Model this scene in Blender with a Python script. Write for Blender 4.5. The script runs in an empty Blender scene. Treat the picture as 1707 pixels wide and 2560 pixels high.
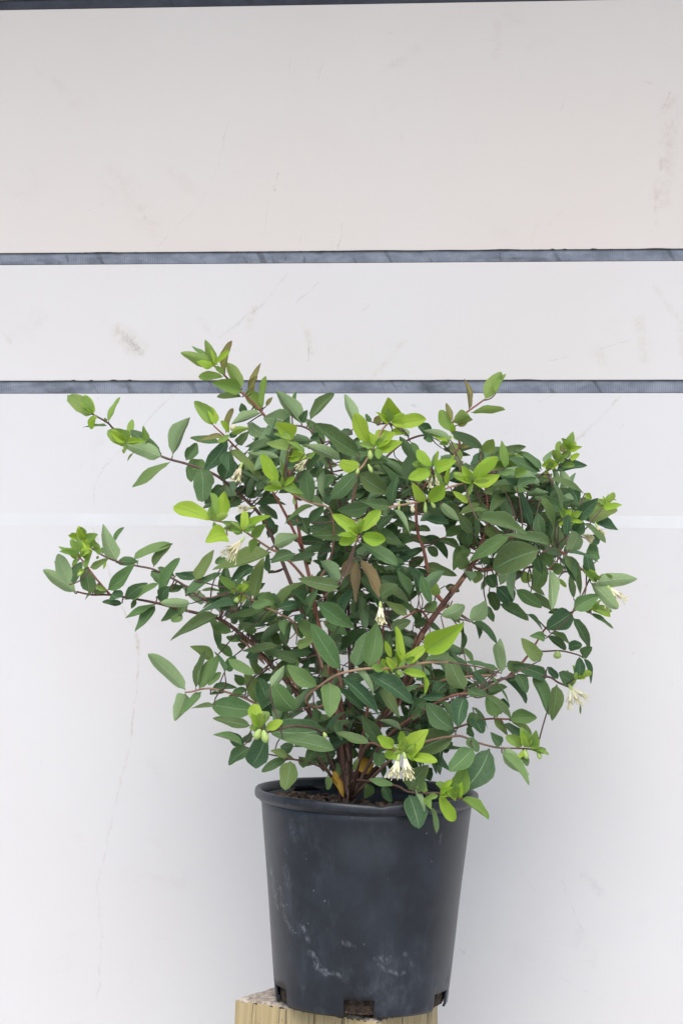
import bpy, bmesh, math, random
from mathutils import Vector, Matrix, noise

# ------------------------------------------------------------------ camera, light
SC = bpy.context.scene
COL = SC.collection
CAM_Z = 1.339            # camera height; the post is 0.80 m tall
FPX = 5774.0             # focal length in photograph pixels (2560 tall)
ROLL = 0.004
D0 = 2.57                # distance of the pot's axis
cam = bpy.data.cameras.new('camera')
cam_o = bpy.data.objects.new('camera', cam)
COL.objects.link(cam_o)
cam.sensor_fit = 'VERTICAL'
cam.sensor_height = 22.3
cam.lens = FPX / 2560 * 22.3
cam.clip_start = 0.05
cam.clip_end = 200
cam_o.location = (0, 0, CAM_Z)
cam_o.rotation_euler = (math.pi / 2, -ROLL, 0)
SC.camera = cam_o

SUN_EL, SUN_AZ = math.radians(56), math.radians(-3)     # azimuth: to the left of the camera's back
w = bpy.data.worlds.new('World')
SC.world = w
w.use_nodes = True
nt = w.node_tree
sky = nt.nodes.new('ShaderNodeTexSky')
sky.sky_type = 'NISHITA'
sky.sun_disc = False
sky.sun_elevation = SUN_EL
sky.sun_rotation = math.radians(180 + 3)
sky.air_density = 1.0
sky.dust_density = 2.1
sky.ozone_density = 0.6
bg = nt.nodes['Background']
bg.inputs['Strength'].default_value = 0.14
nt.links.new(sky.outputs[0], bg.inputs[0])
sun = bpy.data.lights.new('sun', 'SUN')
sun.energy = 1.4
sun.angle = math.radians(50)
sun.color = (1.0, 0.935, 0.865)
sun_o = bpy.data.objects.new('sun', sun)
COL.objects.link(sun_o)
sd = Vector((math.sin(SUN_AZ) * math.cos(SUN_EL), -math.cos(SUN_AZ) * math.cos(SUN_EL), math.sin(SUN_EL)))
sun_o.rotation_euler = sd.to_track_quat('Z', 'Y').to_euler()
sun_o.location = sd * 6
vs = SC.view_settings
vs.view_transform = 'Standard'
vs.look = 'None'
vs.gamma = 1
vs.use_curve_mapping = False
vs.exposure = 0.50

random.seed(11)

# ------------------------------------------------------------------ helpers
def ray(px, py):
    dx, dy = (px - 853.5) / FPX, (1280 - py) / FPX
    c, s = math.cos(ROLL), math.sin(ROLL)
    return Vector((dx * c - dy * s, 1.0, dx * s + dy * c))

def P(px, py, d=0.0):
    """photo pixel + depth (metres behind the pot's axis) -> world point"""
    return Vector((0, 0, CAM_Z)) + ray(px, py) * (D0 + d)

def link(name, me, mat=None, parent=None):
    o = bpy.data.objects.new(name, me)
    COL.objects.link(o)
    if mat is not None:
        for m in (mat if isinstance(mat, (list, tuple)) else [mat]):
            me.materials.append(m)
    if parent is not None:
        o.parent = parent
    return o

def tag(o, label, cat=None, group=None, kind=None):
    o['label'] = label
    if cat: o['category'] = cat
    if group: o['group'] = group
    if kind: o['kind'] = kind
    return o

def empty(name, loc):
    o = bpy.data.objects.new(name, None)
    o.empty_display_size = 0.05
    COL.objects.link(o)
    o.location = loc
    return o

def mesh(name, verts, faces, smooth=False):
    me = bpy.data.meshes.new(name)
    me.from_pydata([tuple(v) for v in verts], [], faces)
    me.update()
    if smooth:
        for p in me.polygons: p.use_smooth = True
    return me

class NT:
    """tiny node builder"""
    def __init__(self, name):
        self.m = bpy.data.materials.new(name)
        self.m.use_nodes = True
        self.t = self.m.node_tree
        self.b = self.t.nodes['Principled BSDF']
        self.out = self.t.nodes['Material Output']
    def n(self, typ, ins=None, **props):
        nd = self.t.nodes.new(typ)
        for k, v in props.items(): setattr(nd, k, v)
        if ins:
            for k, v in ins.items(): self.put(nd.inputs[k], v)
        return nd
    def put(self, sock, v):
        if isinstance(v, bpy.types.NodeSocket): self.t.links.new(v, sock)
        elif isinstance(v, bpy.types.Node): self.t.links.new(v.outputs[0], sock)
        else:
            if sock.type == 'RGBA' and len(v) == 3: v = (*v, 1)
            sock.default_value = v
    def math(self, op, a, b=None, c=None, clamp=False):
        nd = self.t.nodes.new('ShaderNodeMath'); nd.operation = op; nd.use_clamp = clamp
        for i, v in enumerate((a, b, c)):
            if v is not None: self.put(nd.inputs[i], v)
        return nd.outputs[0]
    def vec(self, op, a, b=None, scale=None):
        nd = self.t.nodes.new('ShaderNodeVectorMath'); nd.operation = op
        self.put(nd.inputs[0], a)
        if b is not None: self.put(nd.inputs[1], b)
        if scale is not None: self.put(nd.inputs['Scale'], scale)
        return nd
    def mix(self, fac, a, b, blend='MIX'):
        nd = self.t.nodes.new('ShaderNodeMix'); nd.data_type = 'RGBA'; nd.blend_type = blend
        self.put(nd.inputs[0], fac); self.put(nd.inputs[6], a); self.put(nd.inputs[7], b)
        return nd.outputs[2]
    def ramp(self, v, a, b, lo=0.0, hi=1.0, smooth=True):
        nd = self.t.nodes.new('ShaderNodeMapRange'); nd.clamp = True
        nd.interpolation_type = 'SMOOTHSTEP' if smooth else 'LINEAR'
        for i, x in enumerate((v, a, b, lo, hi)): self.put(nd.inputs[i], x)
        return nd.outputs[0]
    def noise(self, vec, scale, detail=3, rough=0.55):
        nd = self.n('ShaderNodeTexNoise', {'Scale': scale, 'Detail': detail, 'Roughness': rough})
        if vec is not None: self.put(nd.inputs['Vector'], vec)
        return nd.outputs[0]
    def scaled(self, vec, s):
        return self.vec('MULTIPLY', vec, s).outputs[0]
    def bump(self, h, strength, dist):
        nd = self.n('ShaderNodeBump', {'Strength': strength, 'Distance': dist, 'Height': h})
        self.put(self.b.inputs['Normal'], nd.outputs[0])
        return nd

def obj_coord(t):
    return t.n('ShaderNodeTexCoord').outputs['Object']

# ------------------------------------------------------------------ the wall
YAW = math.atan(0.095)
DW = 2.885                                             # distance of the wall on the camera's axis
LX = Vector((math.cos(YAW), -math.sin(YAW), 0))
LY = Vector((math.sin(YAW), math.cos(YAW), 0))
P0 = Vector((0, DW, 0))
def wall_xy(px, py):
    r = ray(px, py)
    rr = Vector((r.x, r.y, 0))
    t = P0.dot(LY) / rr.dot(LY)
    q = rr * t - P0
    return q.dot(LX), CAM_Z + t * r.z

wall = empty('board_wall', (0, DW, 0))
wall.rotation_euler = (0, 0, -YAW)
tag(wall, 'white painted board wall with narrow grey strips between its boards, behind the shrub', 'wall')

# marks: polyline pixels, width px, strength, colour
GR, TAN, PINK = (0.30, 0.28, 0.27), (.54, .43, .31), (.55, .42, .36)
MARKS = [
    ([(570, 307), (548, 406), (505, 505), (400, 612)], 5, .30, GR),
    ([(858, 560), (845, 625)], 3, .6, GR), ([(823, 658), (784, 719), (740, 757)], 3.5, .6, GR),
    ([(718, 686), (650, 768), (548, 840)], 7, .35, GR), ([(634, 770), (626, 815)], 18, .35, TAN),
    ([(300, 835), (345, 868)], 42, .62, TAN), ([(312, 842), (350, 880)], 17, .55, GR),
    ([(765, 825), (782, 880)], 16, .42, TAN), ([(776, 870), (770, 905)], 5, .5, GR),
    ([(10, 838), (26, 850)], 14, .4, TAN), ([(500, 800), (520, 830)], 16, .25, TAN),
    ([(686, 464), (690, 473)], 4.5, .9, GR), ([(698, 436), (694, 450)], 6, .4, GR),
    ([(226, 523), (228, 525)], 3.5, .9, GR), ([(248, 516), (272, 507)], 3, .5, GR),
    ([(280, 440), (380, 560)], 60, .20, PINK), ([(430, 425), (475, 470)], 30, .2, PINK),
    ([(95, 160), (190, 260)], 26, .16, PINK), ([(350, 520), (366, 548)], 12, .35, TAN),
    ([(727, 148), (721, 197)], 3, .4, GR), ([(809, 148), (798, 197)], 3, .4, GR), ([(733, 64), (731, 84)], 4, .4, PINK),
    ([(668, 500), (662, 590)], 4, .3, GR), ([(757, 572), (748, 610)], 3, .4, GR),
    ([(1675, 260), (1668, 380), (1650, 500)], 40, .42, PINK), ([(1650, 395), (1642, 450)], 11, .6, TAN),
    ([(1672, 230), (1656, 268)], 4, .7, GR), ([(1655, 455), (1690, 457)], 3, .5, TAN), ([(1640, 560), (1636, 470)], 10, .35, TAN),
    ([(1413, 230), (1402, 279)], 4, .35, GR), ([(1243, 60), (1238, 140)], 18, .3, PINK), ([(1205, 98), (1240, 100)], 3, .6, GR),
    ([(1340, 560), (1325, 615)], 12, .35, TAN), ([(1400, 530), (1370, 560)], 10, .25, TAN),
    ([(970, 82), (985, 80)], 4, .5, GR), ([(1040, 120), (960, 180)], 22, .14, GR), ([(1105, 205), (1110, 195)], 4, .4, GR),
    ([(1610, 205), (1628, 210)], 6, .5, GR),
    ([(932, 942), (1008, 858)], 14, .32, TAN), ([(905, 775), (920, 765)], 7, .4, TAN), ([(915, 808), (928, 811)], 6, .5, TAN),
    ([(1490, 880), (1520, 915)], 34, .28, TAN), ([(1596, 800), (1612, 890)], 28, .28, TAN), ([(1637, 721), (1702, 809)], 14, .25, TAN),
    ([(1368, 899), (1418, 892)], 3, .5, GR), ([(1500, 870), (1580, 850)], 4, .4, GR), ([(1695, 830), (1705, 880)], 20, .3, TAN),
    ([(1545, 995), (1500, 1045), (1430, 1106)], 11, .55, TAN), ([(1345, 1006), (1388, 985)], 4, .5, TAN),
    ([(1293, 1058), (1287, 1066)], 3, .5, GR), ([(1275, 1078), (1227, 1121)], 3, .3, GR),
    ([(1560, 1060), (1550, 1075)], 5, .3, GR), ([(1030, 1012), (1040, 1018)], 9, .4, GR),
    ([(429, 990), (355, 1064)], 8, .45, TAN), ([(305, 1122), (265, 1165), (236, 1215), (235, 1265)], 6, .5, TAN), ([(246, 992), (247, 994)], 4, .8, GR),
    ([(235, 1320), (240, 1340), (269, 1424), (309, 1521), (345, 1597), (348, 1640), (348, 1666), (327, 1851)], 7, .6, TAN), ([(327, 1851), (245, 2210), (256, 2340), (245, 2504)], 8, .3, TAN),
    ([(340, 1590), (350, 1640)], 9, .45, TAN),
    ([(412, 1305), (413, 1307)], 3.5, .9, GR), ([(460, 1310), (468, 1325)], 3, .8, GR),
    ([(1148, 2376), (1160, 2380)], 10, .5, GR), ([(1440, 2340), (1470, 2400)], 40, .12, GR), ([(1400, 2200), (1455, 2330)], 6, .2, GR),
    ([(1582, 1632), (1584, 1636)], 4, .7, GR), ([(1515, 1284), (1517, 1292)], 3, .7, GR), ([(1400, 2440), (1530, 2520)], 5, .2, GR),
    ([(100, 1900), (104, 1910)], 8, .25, GR), ([(370, 1900), (400, 1940)], 30, .10, GR),
    ([(1290, 2170), (1340, 2230)], 5, .2, GR), ([(1460, 2190), (1500, 2230)], 22, .16, GR), ([(115, 1285), (125, 1283)], 5, .4, GR),
]
def board_material(name, z0, z1, tone):
    t = NT(name)
    co = obj_coord(t)
    sep = t.n('ShaderNodeSeparateXYZ', {0: co})
    base = t.mix(t.ramp(t.noise(co, 3.2, 3), .35, .7), (.805, .79, .78), (.815, .81, .805))
    if tone == 1: base = t.mix(t.ramp(t.noise(co, 2.9, 3), .3, .75), (.805, .77, .735), (.82, .80, .775))
    if tone == 0: base = t.mix(t.ramp(t.noise(co, 2.6, 4), .3, .75), (.81, .74, .675), (.82, .77, .715))
    # thin grime
    g = t.ramp(t.noise(co, 11, 7, .7), .56, .80, 0, .16)
    base = t.mix(g, base, (.52, .46, .42))
    g2 = t.ramp(t.noise(t.scaled(co, (60, 60, 14)), 1, 4, .65), .66, .78, 0, .12)
    base = t.mix(g2, base, (.45, .42, .40))
    brk = t.ramp(t.noise(co, 160, 4, .75), .30, .62)
    brk2 = t.ramp(t.noise(co, 700, 3, .7), .34, .58, .35, 1)
    brk = t.math('MULTIPLY', brk, brk2)
    brk = t.math('MULTIPLY', brk, t.ramp(t.noise(co, 55, 3, .6), .36, .60, .1, 1))
    wob = t.vec('SUBTRACT', t.n('ShaderNodeTexNoise', {'Vector': co, 'Scale': 45.0, 'Detail': 3.0}).outputs['Color'], (.5, .5, .5))
    wob = t.vec('SCALE', wob.outputs[0], scale=.011)
    flat = t.vec('MULTIPLY', t.vec('ADD', co, wob.outputs[0]).outputs[0], (1, 0, 1)).outputs[0]
    for pts, wd, st, colr in MARKS:
        segs = []
        for a, b in zip(pts, pts[1:]):
            ax, az = wall_xy(*a); bx, bz = wall_xy(*b)
            if max(az, bz) < z0 - .01 or min(az, bz) > z1 + .01: continue
            A = Vector((ax, 0, az)); AB = Vector((bx, 0, bz)) - A
            rel = t.vec('SUBTRACT', flat, tuple(A)).outputs[0]
            u = t.vec('DOT_PRODUCT', rel, tuple(AB / AB.length_squared)).outputs['Value']
            u = t.math('MINIMUM', t.math('MAXIMUM', u, 0.0), 1.0)
            pr = t.vec('SCALE', tuple(AB), scale=u).outputs[0]
            d = t.vec('DISTANCE', rel, pr).outputs['Value']
            rad = max(wd, 2.6) * .5 * DW / FPX
            segs.append(t.ramp(d, rad * (1.8 if wd > 12 else 1.25), 0.0))
        if not segs: continue
        s = segs[0]
        for q in segs[1:]: s = t.math('MAXIMUM', s, q)
        s = t.math('MULTIPLY', s, t.math('MULTIPLY', brk, st * (.75 if wd < 6 else .95)))
        base = t.mix(s, base, colr)
    t.put(t.b.inputs['Base Color'], base)
    t.b.inputs['Roughness'].default_value = .55
    t.b.inputs['Specular IOR Level'].default_value = .35
    # woven film texture of the coated board
    wx = t.n('ShaderNodeTexWave', {'Vector': co, 'Scale': 210.0, 'Distortion': 1.5, 'Detail': 2.0}, wave_type='BANDS', bands_direction='X').outputs[1]
    wz = t.n('ShaderNodeTexWave', {'Vector': co, 'Scale': 210.0, 'Distortion': 1.5, 'Detail': 2.0}, wave_type='BANDS', bands_direction='Z').outputs[1]
    h = t.math('ADD', wx, wz)
    h = t.math('ADD', h, t.math('MULTIPLY', t.noise(co, 30, 4), 1.2))
    t.bump(h, .10, .0004)
    return t.m

def strip_material(name, ca, cb, dark):
    t = NT(name)
    co = obj_coord(t)
    n1 = t.noise(t.scaled(co, (1, 1, 2.0)), 26, 6, .65)
    base = t.mix(t.ramp(n1, .32, .68), ca, cb)
    n2 = t.noise(t.scaled(co, (7, 1, 22)), 1.7, 5, .6)
    base = t.mix(t.ramp(n2, .50, .72, 0, .8), base, dark)
    ds = t.n('ShaderNodeTexNoise', {'Vector': t.scaled(t.n('ShaderNodeMapping', {'Vector': co, 'Rotation': (0, .5, 0)}).outputs[0], (55, 1, 9)), 'Scale': 1.0, 'Detail': 3.0}).outputs[0]
    base = t.mix(t.ramp(ds, .60, .68, 0, .6), base, dark)
    n3 = t.noise(t.scaled(co, (30, 1, 10)), 3.0, 3, .6)
    base = t.mix(t.ramp(n3, .64, .70, 0, .5), base, dark)
    rib = t.n('ShaderNodeTexWave', {'Vector': co, 'Scale': 140.0, 'Distortion': .6, 'Detail': 1.0}, wave_type='BANDS', bands_direction='X').outputs[1]
    base = t.mix(t.ramp(rib, .2, .9, .22, 0), base, dark)
    t.put(t.b.inputs['Base Color'], base)
    t.b.inputs['Roughness'].default_value = .5
    t.bump(rib, .35, .0006)
    return t.m

STRIP = strip_material('grey ribbed strip', (.19, .215, .27), (.33, .365, .43), (.055, .065, .075))
STRIP_D = strip_material('navy ribbed strip', (.022, .027, .04), (.045, .052, .07), (.012, .014, .018))
tE = NT('ragged board edge and shadow')
tE.b.inputs['Base Color'].default_value = (.045, .04, .04, 1)
tE.b.inputs['Roughness'].default_value = .9
EDGE = tE.m

def wall_box(name, x0, x1, z0, z1, y0, y1, mat, bevel=0.0, parent=wall):
    bm = bmesh.new()
    bmesh.ops.create_cube(bm, size=1)
    for v in bm.verts:
        v.co = Vector(((x0 + x1) / 2 + v.co.x * (x1 - x0), (y0 + y1) / 2 + v.co.y * (y1 - y0), (z0 + z1) / 2 + v.co.z * (z1 - z0)))
    if bevel:
        bmesh.ops.bevel(bm, geom=bm.edges[:], offset=bevel, segments=2, affect='EDGES', profile=.5)
    me = bpy.data.meshes.new(name)
    bm.to_mesh(me); bm.free()
    return link(name, me, mat, parent)

zy = lambda y: wall_xy(853.5, y)[1]
XW = 1.7
bands = [(-14, 10.5), (628, 657), (951.5, 983), (1289, 1315)]
zb = [(zy(b), zy(a)) for a, b in bands]                 # (low, high)
edges = [zb[0][1] + .60] + [v for lo, hi in zb for v in (hi, lo)] + [0.0]
for i in range(5):
    hi, lo = edges[2 * i], edges[2 * i + 1]
    wall_box('board', -XW, XW, lo + .0002, hi - .0002, 0, .018, board_material('white coated board %d' % i, lo, hi, 0 if i < 2 else i - 1), .0007)
for i, (lo, hi) in enumerate(zb):
    if i < 3:
        wall_box('strip', -XW, XW, lo, hi, .0012, .018, STRIP_D if i == 0 else STRIP)
        # splintered, dirty lower edge of the board above, its shadow painted in as dark colour
        rnd = random.Random(i)
        V, F = [], []
        n = 900
        for k in range(n + 1):
            x = -XW + 2 * XW * k / n
            nz = noise.noise((x * 22, i * 7.3, 0)); n2 = noise.noise((x * 140, i, 3)); n3 = noise.noise((x * 5.0, i, 9))
            up = .00025 + max(0, nz * .0016) + max(0, n2 * .0012) * max(0, n3 + .3)
            if n3 > .32 and n2 > .1: up += .0008
            dn = .0004 + .0004 * n2
            for z, y in ((hi + up, -.0006), (hi - dn, -.0006), (hi - dn, .0012), (hi + up, .0006)): V.append((x, y, z))
            if k:
                a = (k - 1) * 4; b = k * 4
                F += [(a, b, b + 1, a + 1), (a + 1, b + 1, b + 2, a + 2), (a + 3, b + 3, b, a)]
        link('splintered_shadow_edge', mesh('splintered_shadow_edge', V, F), EDGE, wall)
        wall_box('lower_lip', -XW, XW, lo - .0002, lo + .0003, .0004, .0011, EDGE)
    else:
        t = NT('white filler strip')
        co = obj_coord(t)
        t.put(t.b.inputs['Base Color'], t.mix(t.ramp(t.noise(co, 14, 4), .4, .65), (.825, .825, .83), (.87, .87, .875)))
        t.b.inputs['Roughness'].default_value = .5
        wall_box('strip', -XW, XW, lo - .0013, hi + .0011, -.00015, .018, t.m)

# ground, and an unseen overhang added to shade the wall's top (both outside the frame: they bounce and hold back daylight)
tg = NT('grey yard concrete')
co = obj_coord(tg)
tg.put(tg.b.inputs['Base Color'], tg.mix(tg.noise(co, 4, 6), (.36, .35, .34), (.46, .45, .43)))
tg.b.inputs['Roughness'].default_value = .9
g = link('ground', mesh('ground', [(-30, -30, 0), (30, -30, 0), (30, 30, 0), (-30, 30, 0)], [(0, 1, 2, 3)]), tg.m)
tag(g, 'grey concrete yard below the post', kind='structure')
te = NT('unseen shade overhang')
te.b.inputs['Base Color'].default_value = (.40, .33, .29, 1)
te.b.inputs['Roughness'].default_value = .8
ez = edges[0]
bm = bmesh.new()
prof = [(.03, ez), (-.62, ez - .02), (-.62, ez + .04), (.03, ez + .10)]
V = [(x, y, z) for x in (-XW, XW) for y, z in prof]
ev = link('shade_overhang', mesh('shade_overhang', V, [(0, 1, 2, 3), (7, 6, 5, 4), (0, 4, 5, 1), (1, 5, 6, 2), (2, 6, 7, 3), (3, 7, 4, 0)]), te.m)
ev.location = wall.location; ev.rotation_euler = wall.rotation_euler
tag(ev, 'added unseen overhang shading the top of the white wall', kind='structure')

# ------------------------------------------------------------------ post
TILT = math.radians(1.2)
POT_PX, POT_BOT = 903, 2499
pot_loc = P(POT_PX, POT_BOT, 0)
POST_Z = pot_loc.z
def post_pt(px, d):
    r = ray(px, 2530)
    return Vector((r.x * (D0 + d), D0 + d, 0))
N = post_pt(941, -.094); Lc = post_pt(589, .0)
e1 = Lc - N; e1n = e1.normalized()
e2n = Vector((-e1n.y, e1n.x, 0)) * -1
if e2n.y < 0: e2n = -e2n
LEN1, LEN2 = e1.length, .135
tw = NT('treated pine')
co = obj_coord(tw)
st = tw.vec('ADD', tw.scaled(co, (1, 1, .05)), tw.vec('SCALE', tw.n('ShaderNodeTexNoise', {'Vector': co, 'Scale': 9.0}).outputs['Color'], scale=.012).outputs[0]).outputs[0]
g1 = tw.noise(st, 130, 4, .6)
g2 = tw.noise(tw.scaled(co, (1, 1, .12)), 34, 3)
base = tw.mix(tw.ramp(g1, .3, .7), (.42, .325, .16), (.58, .46, .25))
base = tw.mix(tw.ramp(g2, .45, .75, 0, .55), base, (.46, .38, .22))
cr = tw.ramp(tw.math('ABSOLUTE', tw.math('SUBTRACT', tw.noise(tw.vec('ADD', tw.scaled(co, (1, 1, .035)), (3, 1, 7)).outputs[0], 70, 2, .5), .5)), .0, .014, 1, 0)
crm = tw.math('MULTIPLY', cr, tw.ramp(tw.noise(tw.scaled(co, (1, 1, .3)), 50, 2), .40, .60))
base = tw.mix(crm, base, (.06, .045, .025))
spk = tw.ramp(tw.noise(co, 260, 2), .68, .74, 0, .5)
base = tw.mix(spk, base, (.15, .11, .06))
tw.put(tw.b.inputs['Base Color'], base)
tw.b.inputs['Roughness'].default_value = .8
tw.bump(tw.math('SUBTRACT', g1, tw.math('MULTIPLY', crm, 2.5)), .5, .0012)
tt = NT('sawn end grain')
co = obj_coord(tt)
n1 = tt.noise(co, 160, 5, .7)
base = tt.mix(tt.ramp(n1, .35, .65), (.30, .25, .20), (.60, .53, .45))
base = tt.mix(tt.ramp(tt.noise(co, 90, 4, .7), .55, .68, 0, .85), base, (.07, .055, .04))
tt.put(tt.b.inputs['Base Color'], base)
tt.b.inputs['Roughness'].default_value = .95
tt.bump(n1, .7, .002)
bm = bmesh.new()
pc = (N + Lc) / 2 + e2n * LEN2 / 2
nu, nv = 44, 34
def post_xy(u, v):
    q = N + e1n * (LEN1 * u) + e2n * (LEN2 * v)
    return q.x - pc.x, q.y - pc.y
top = {}
for i in range(nu + 1):
    for j in range(nv + 1):
        x, y = post_xy(i / nu, j / nv)
        ed = i in (0, nu) or j in (0, nv)
        z = noise.noise((x * 90, y * 90, 1)) * .0012 - (.0012 + .0018 * random.random() if ed else 0)
        top[i, j] = bm.verts.new((x, y, z - .0012))
for i in range(nu):
    for j in range(nv):
        f = bm.faces.new((top[i, j], top[i + 1, j], top[i + 1, j + 1], top[i, j + 1])); f.material_index = 1
ring = [(i, 0) for i in range(nu)] + [(nu, j) for j in range(nv)] + [(i, nv) for i in range(nu, 0, -1)] + [(0, j) for j in range(nv, 0, -1)]
prev = [top[k] for k in ring]
for lv in (.004, .03, .09, .3, POST_Z + .02):
    cur = []
    for (i, j), pv in zip(ring, prev):
        x, y = post_xy(i / nu, j / nv)
        o = Vector((x, y, 0)).normalized() * (noise.noise((x * 60, y * 60, 5)) * .0008 + .0006)
        if lv == .004: o *= .2
        cur.append(bm.verts.new((x + o.x, y + o.y, -lv - (.0015 * random.random() if lv == .004 else 0))))
    m = len(ring)
    for k in range(m):
        f = bm.faces.new((prev[k], prev[(k + 1) % m], cur[(k + 1) % m], cur[k]))
        f.material_index = 2 if lv == .004 and random.random() < .42 else 0
    prev = cur
bm.faces.new(prev)
bmesh.ops.recalc_face_normals(bm, faces=bm.faces[:])
me = bpy.data.meshes.new('wooden_post'); bm.to_mesh(me); bm.free()
tdk = NT('blackened sawn edge')
tdk.b.inputs['Base Color'].default_value = (.035, .03, .025, 1)
post = link('wooden_post', me, [tw.m, tt.m, tdk.m])
post.location = (pc.x, pc.y, POST_Z)
post.rotation_euler = (0, TILT, 0)
tag(post, 'pale treated timber post with cracked grain under the black plant pot', 'post')

# ------------------------------------------------------------------ pot
tp = NT('scuffed black nursery plastic')
co = obj_coord(tp)
base = tp.mix(tp.ramp(tp.noise(co, 14, 5, .6), .3, .7), (.011, .014, .019), (.024, .030, .040))
# pale dust scuffs, mostly low and on the left
sep = tp.n('ShaderNodeSeparateXYZ', {0: co})
low = tp.ramp(sep.outputs[2], .13, .0, .15, 1)
left = tp.ramp(sep.outputs[0], .0, -.09, .35, 1)
dust = tp.ramp(tp.noise(tp.scaled(co, (1, 1, .55)), 26, 7, .72), .46, .80)
dust = tp.math('MULTIPLY', dust, tp.math('MAXIMUM', low, tp.math('MULTIPLY', left, .7)))
base = tp.mix(tp.math('MULTIPLY', dust, .45), base, (.17, .20, .24))
scr = tp.ramp(tp.noise(tp.vec('ADD', tp.scaled(co, (1, 1, .45)), (2, 5, 1)).outputs[0], 62, 6, .75), .62, .74)
spot = tp.ramp(tp.noise(tp.vec('ADD', co, (7, 2, 4)).outputs[0], 17, 2), .54, .66)
scr = tp.math('MULTIPLY', tp.math('MULTIPLY', scr, spot), tp.math('MAXIMUM', low, left))
base = tp.mix(tp.math('MULTIPLY', scr, .7), base, (.36, .38, .40))
dots = tp.ramp(tp.n('ShaderNodeTexVoronoi', {'Vector': co, 'Scale': 75.0}).outputs['Distance'], .035, .075, .55, 0)
dots = tp.math('MULTIPLY', dots, tp.ramp(tp.noise(co, 40, 2), .5, .62))
base = tp.mix(dots, base, (.4, .42, .44))
def pot_mark(t, base, pts, r, st, c):
    pass
# individual scrapes, plus one wide highlight painted on the upper front: azimuth (deg, 0 = front, + right), height, size
for az1, z1_, az2, z2_, rad, stg in [(8, .066, 15, .064, .005, .8), (14, .052, 26, .049, .0035, .75), (10, .058, 22, .050, .0028, .5),
                                     (-33, .066, -29, .052, .006, .9), (-30, .054, -22, .046, .005, .8), (-24, .048, -14, .045, .003, .7),
                                     (-53, .095, -49, .088, .006, .7), (-40, .096, -38, .092, .005, .9), (-36, .083, -35, .081, .005, .8), (-52, .152, -50, .138, .010, .35),
                                     (-70, .15, -64, .11, .008, .6), (-58, .13, -55, .10, .006, .6), (-12, .082, -6, .078, .004, .45), (24, .072, 26, .069, .003, .8),
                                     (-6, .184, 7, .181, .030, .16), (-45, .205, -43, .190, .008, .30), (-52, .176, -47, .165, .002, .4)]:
    def pp(a, z):
        rr = .0955 + .0215 * z / .218
        return Vector((math.sin(math.radians(a)) * rr, -math.cos(math.radians(a)) * rr, z))
    A, B = pp(az1, z1_), pp(az2, z2_)
    AB = B - A
    wobn = tp.n('ShaderNodeTexNoise', {'Vector': co, 'Scale': 90.0, 'Detail': 4.0}).outputs['Color'] if not hasattr(tp, 'wobn') else tp.wobn
    tp.wobn = wobn
    rel = tp.vec('SUBTRACT', tp.vec('ADD', co, tp.vec('SCALE', tp.vec('SUBTRACT', wobn, (.5, .5, .5)).outputs[0], scale=.012).outputs[0]).outputs[0], tuple(A)).outputs[0]
    u = tp.vec('DOT_PRODUCT', rel, tuple(AB / AB.length_squared)).outputs['Value']
    u = tp.math('MINIMUM', tp.math('MAXIMUM', u, 0.0), 1.0)
    d = tp.vec('DISTANCE', rel, tp.vec('SCALE', tuple(AB), scale=u).outputs[0]).outputs['Value']
    mk = tp.ramp(d, rad, rad * .05)
    if not hasattr(tp, 'brk'):
        tp.brk = tp.ramp(tp.noise(tp.scaled(co, (1, 1, .6)), 210, 5, .8), .40, .66)
    base = tp.mix(tp.math('MULTIPLY', mk, tp.math('MULTIPLY', tp.brk if rad < .015 else 1.0, stg * .62)), base, (.30, .325, .355) if rad < .015 else (.15, .19, .225))  # the wide patch is a bluish highlight mixed into the plastic's colour
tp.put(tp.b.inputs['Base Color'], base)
tp.put(tp.b.inputs['Roughness'], tp.ramp(tp.math('ADD', dust, tp.math('MULTIPLY', tp.noise(co, 60, 5, .7), .25)), 0, 1, .36, .7))
tp.b.inputs['Specular IOR Level'].default_value = .5
tp.bump(tp.noise(co, 380, 3), .12, .0006)
POTM = tp.m

pot = empty('plant_pot', pot_loc)
pot.rotation_euler = (0, TILT, 0)
tag(pot, 'scuffed black plastic nursery pot with square drainage notches standing on the timber post', 'pot')
SEG = 240
notches = [(-68, 19), (-2.4, 19.5), (64, 19), (124, 19), (184, 19), (-128, 19)]
def in_notch(a, z):
    for c, wd in notches:
        if abs((a - c + 180) % 360 - 180) < wd / 2 and z < .0195: return True
    return False
zs = [0, .003, .007, .012, .0165, .0195, .03, .05, .08, .11, .14, .17, .195, .212, .224]
V, F, idx = [], [], {}
for j, z in enumerate(zs):
    for i in range(SEG):
        a = 2 * math.pi * i / SEG
        r = .0955 + .0215 * z / .218 - (.0012 if z == 0 else 0)
        r += .0012 * math.sin(2 * a + .6) * z / .2 + .0006 * noise.noise((math.sin(a) * 2, math.cos(a) * 2, z * 12))
        idx[i, j] = len(V)
        V.append((math.sin(a) * r, -math.cos(a) * r, z))
for j in range(len(zs) - 1):
    for i in range(SEG):
        am = (i + .5) * 360 / SEG
        if in_notch(am, (zs[j] + zs[j + 1]) / 2): continue
        i2 = (i + 1) % SEG
        F.append((idx[i, j], idx[i2, j], idx[i2, j + 1], idx[i, j + 1]))
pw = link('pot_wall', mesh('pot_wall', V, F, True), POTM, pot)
sm = pw.modifiers.new('thickness', 'SOLIDIFY'); sm.thickness = .0024; sm.offset = -1
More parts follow.
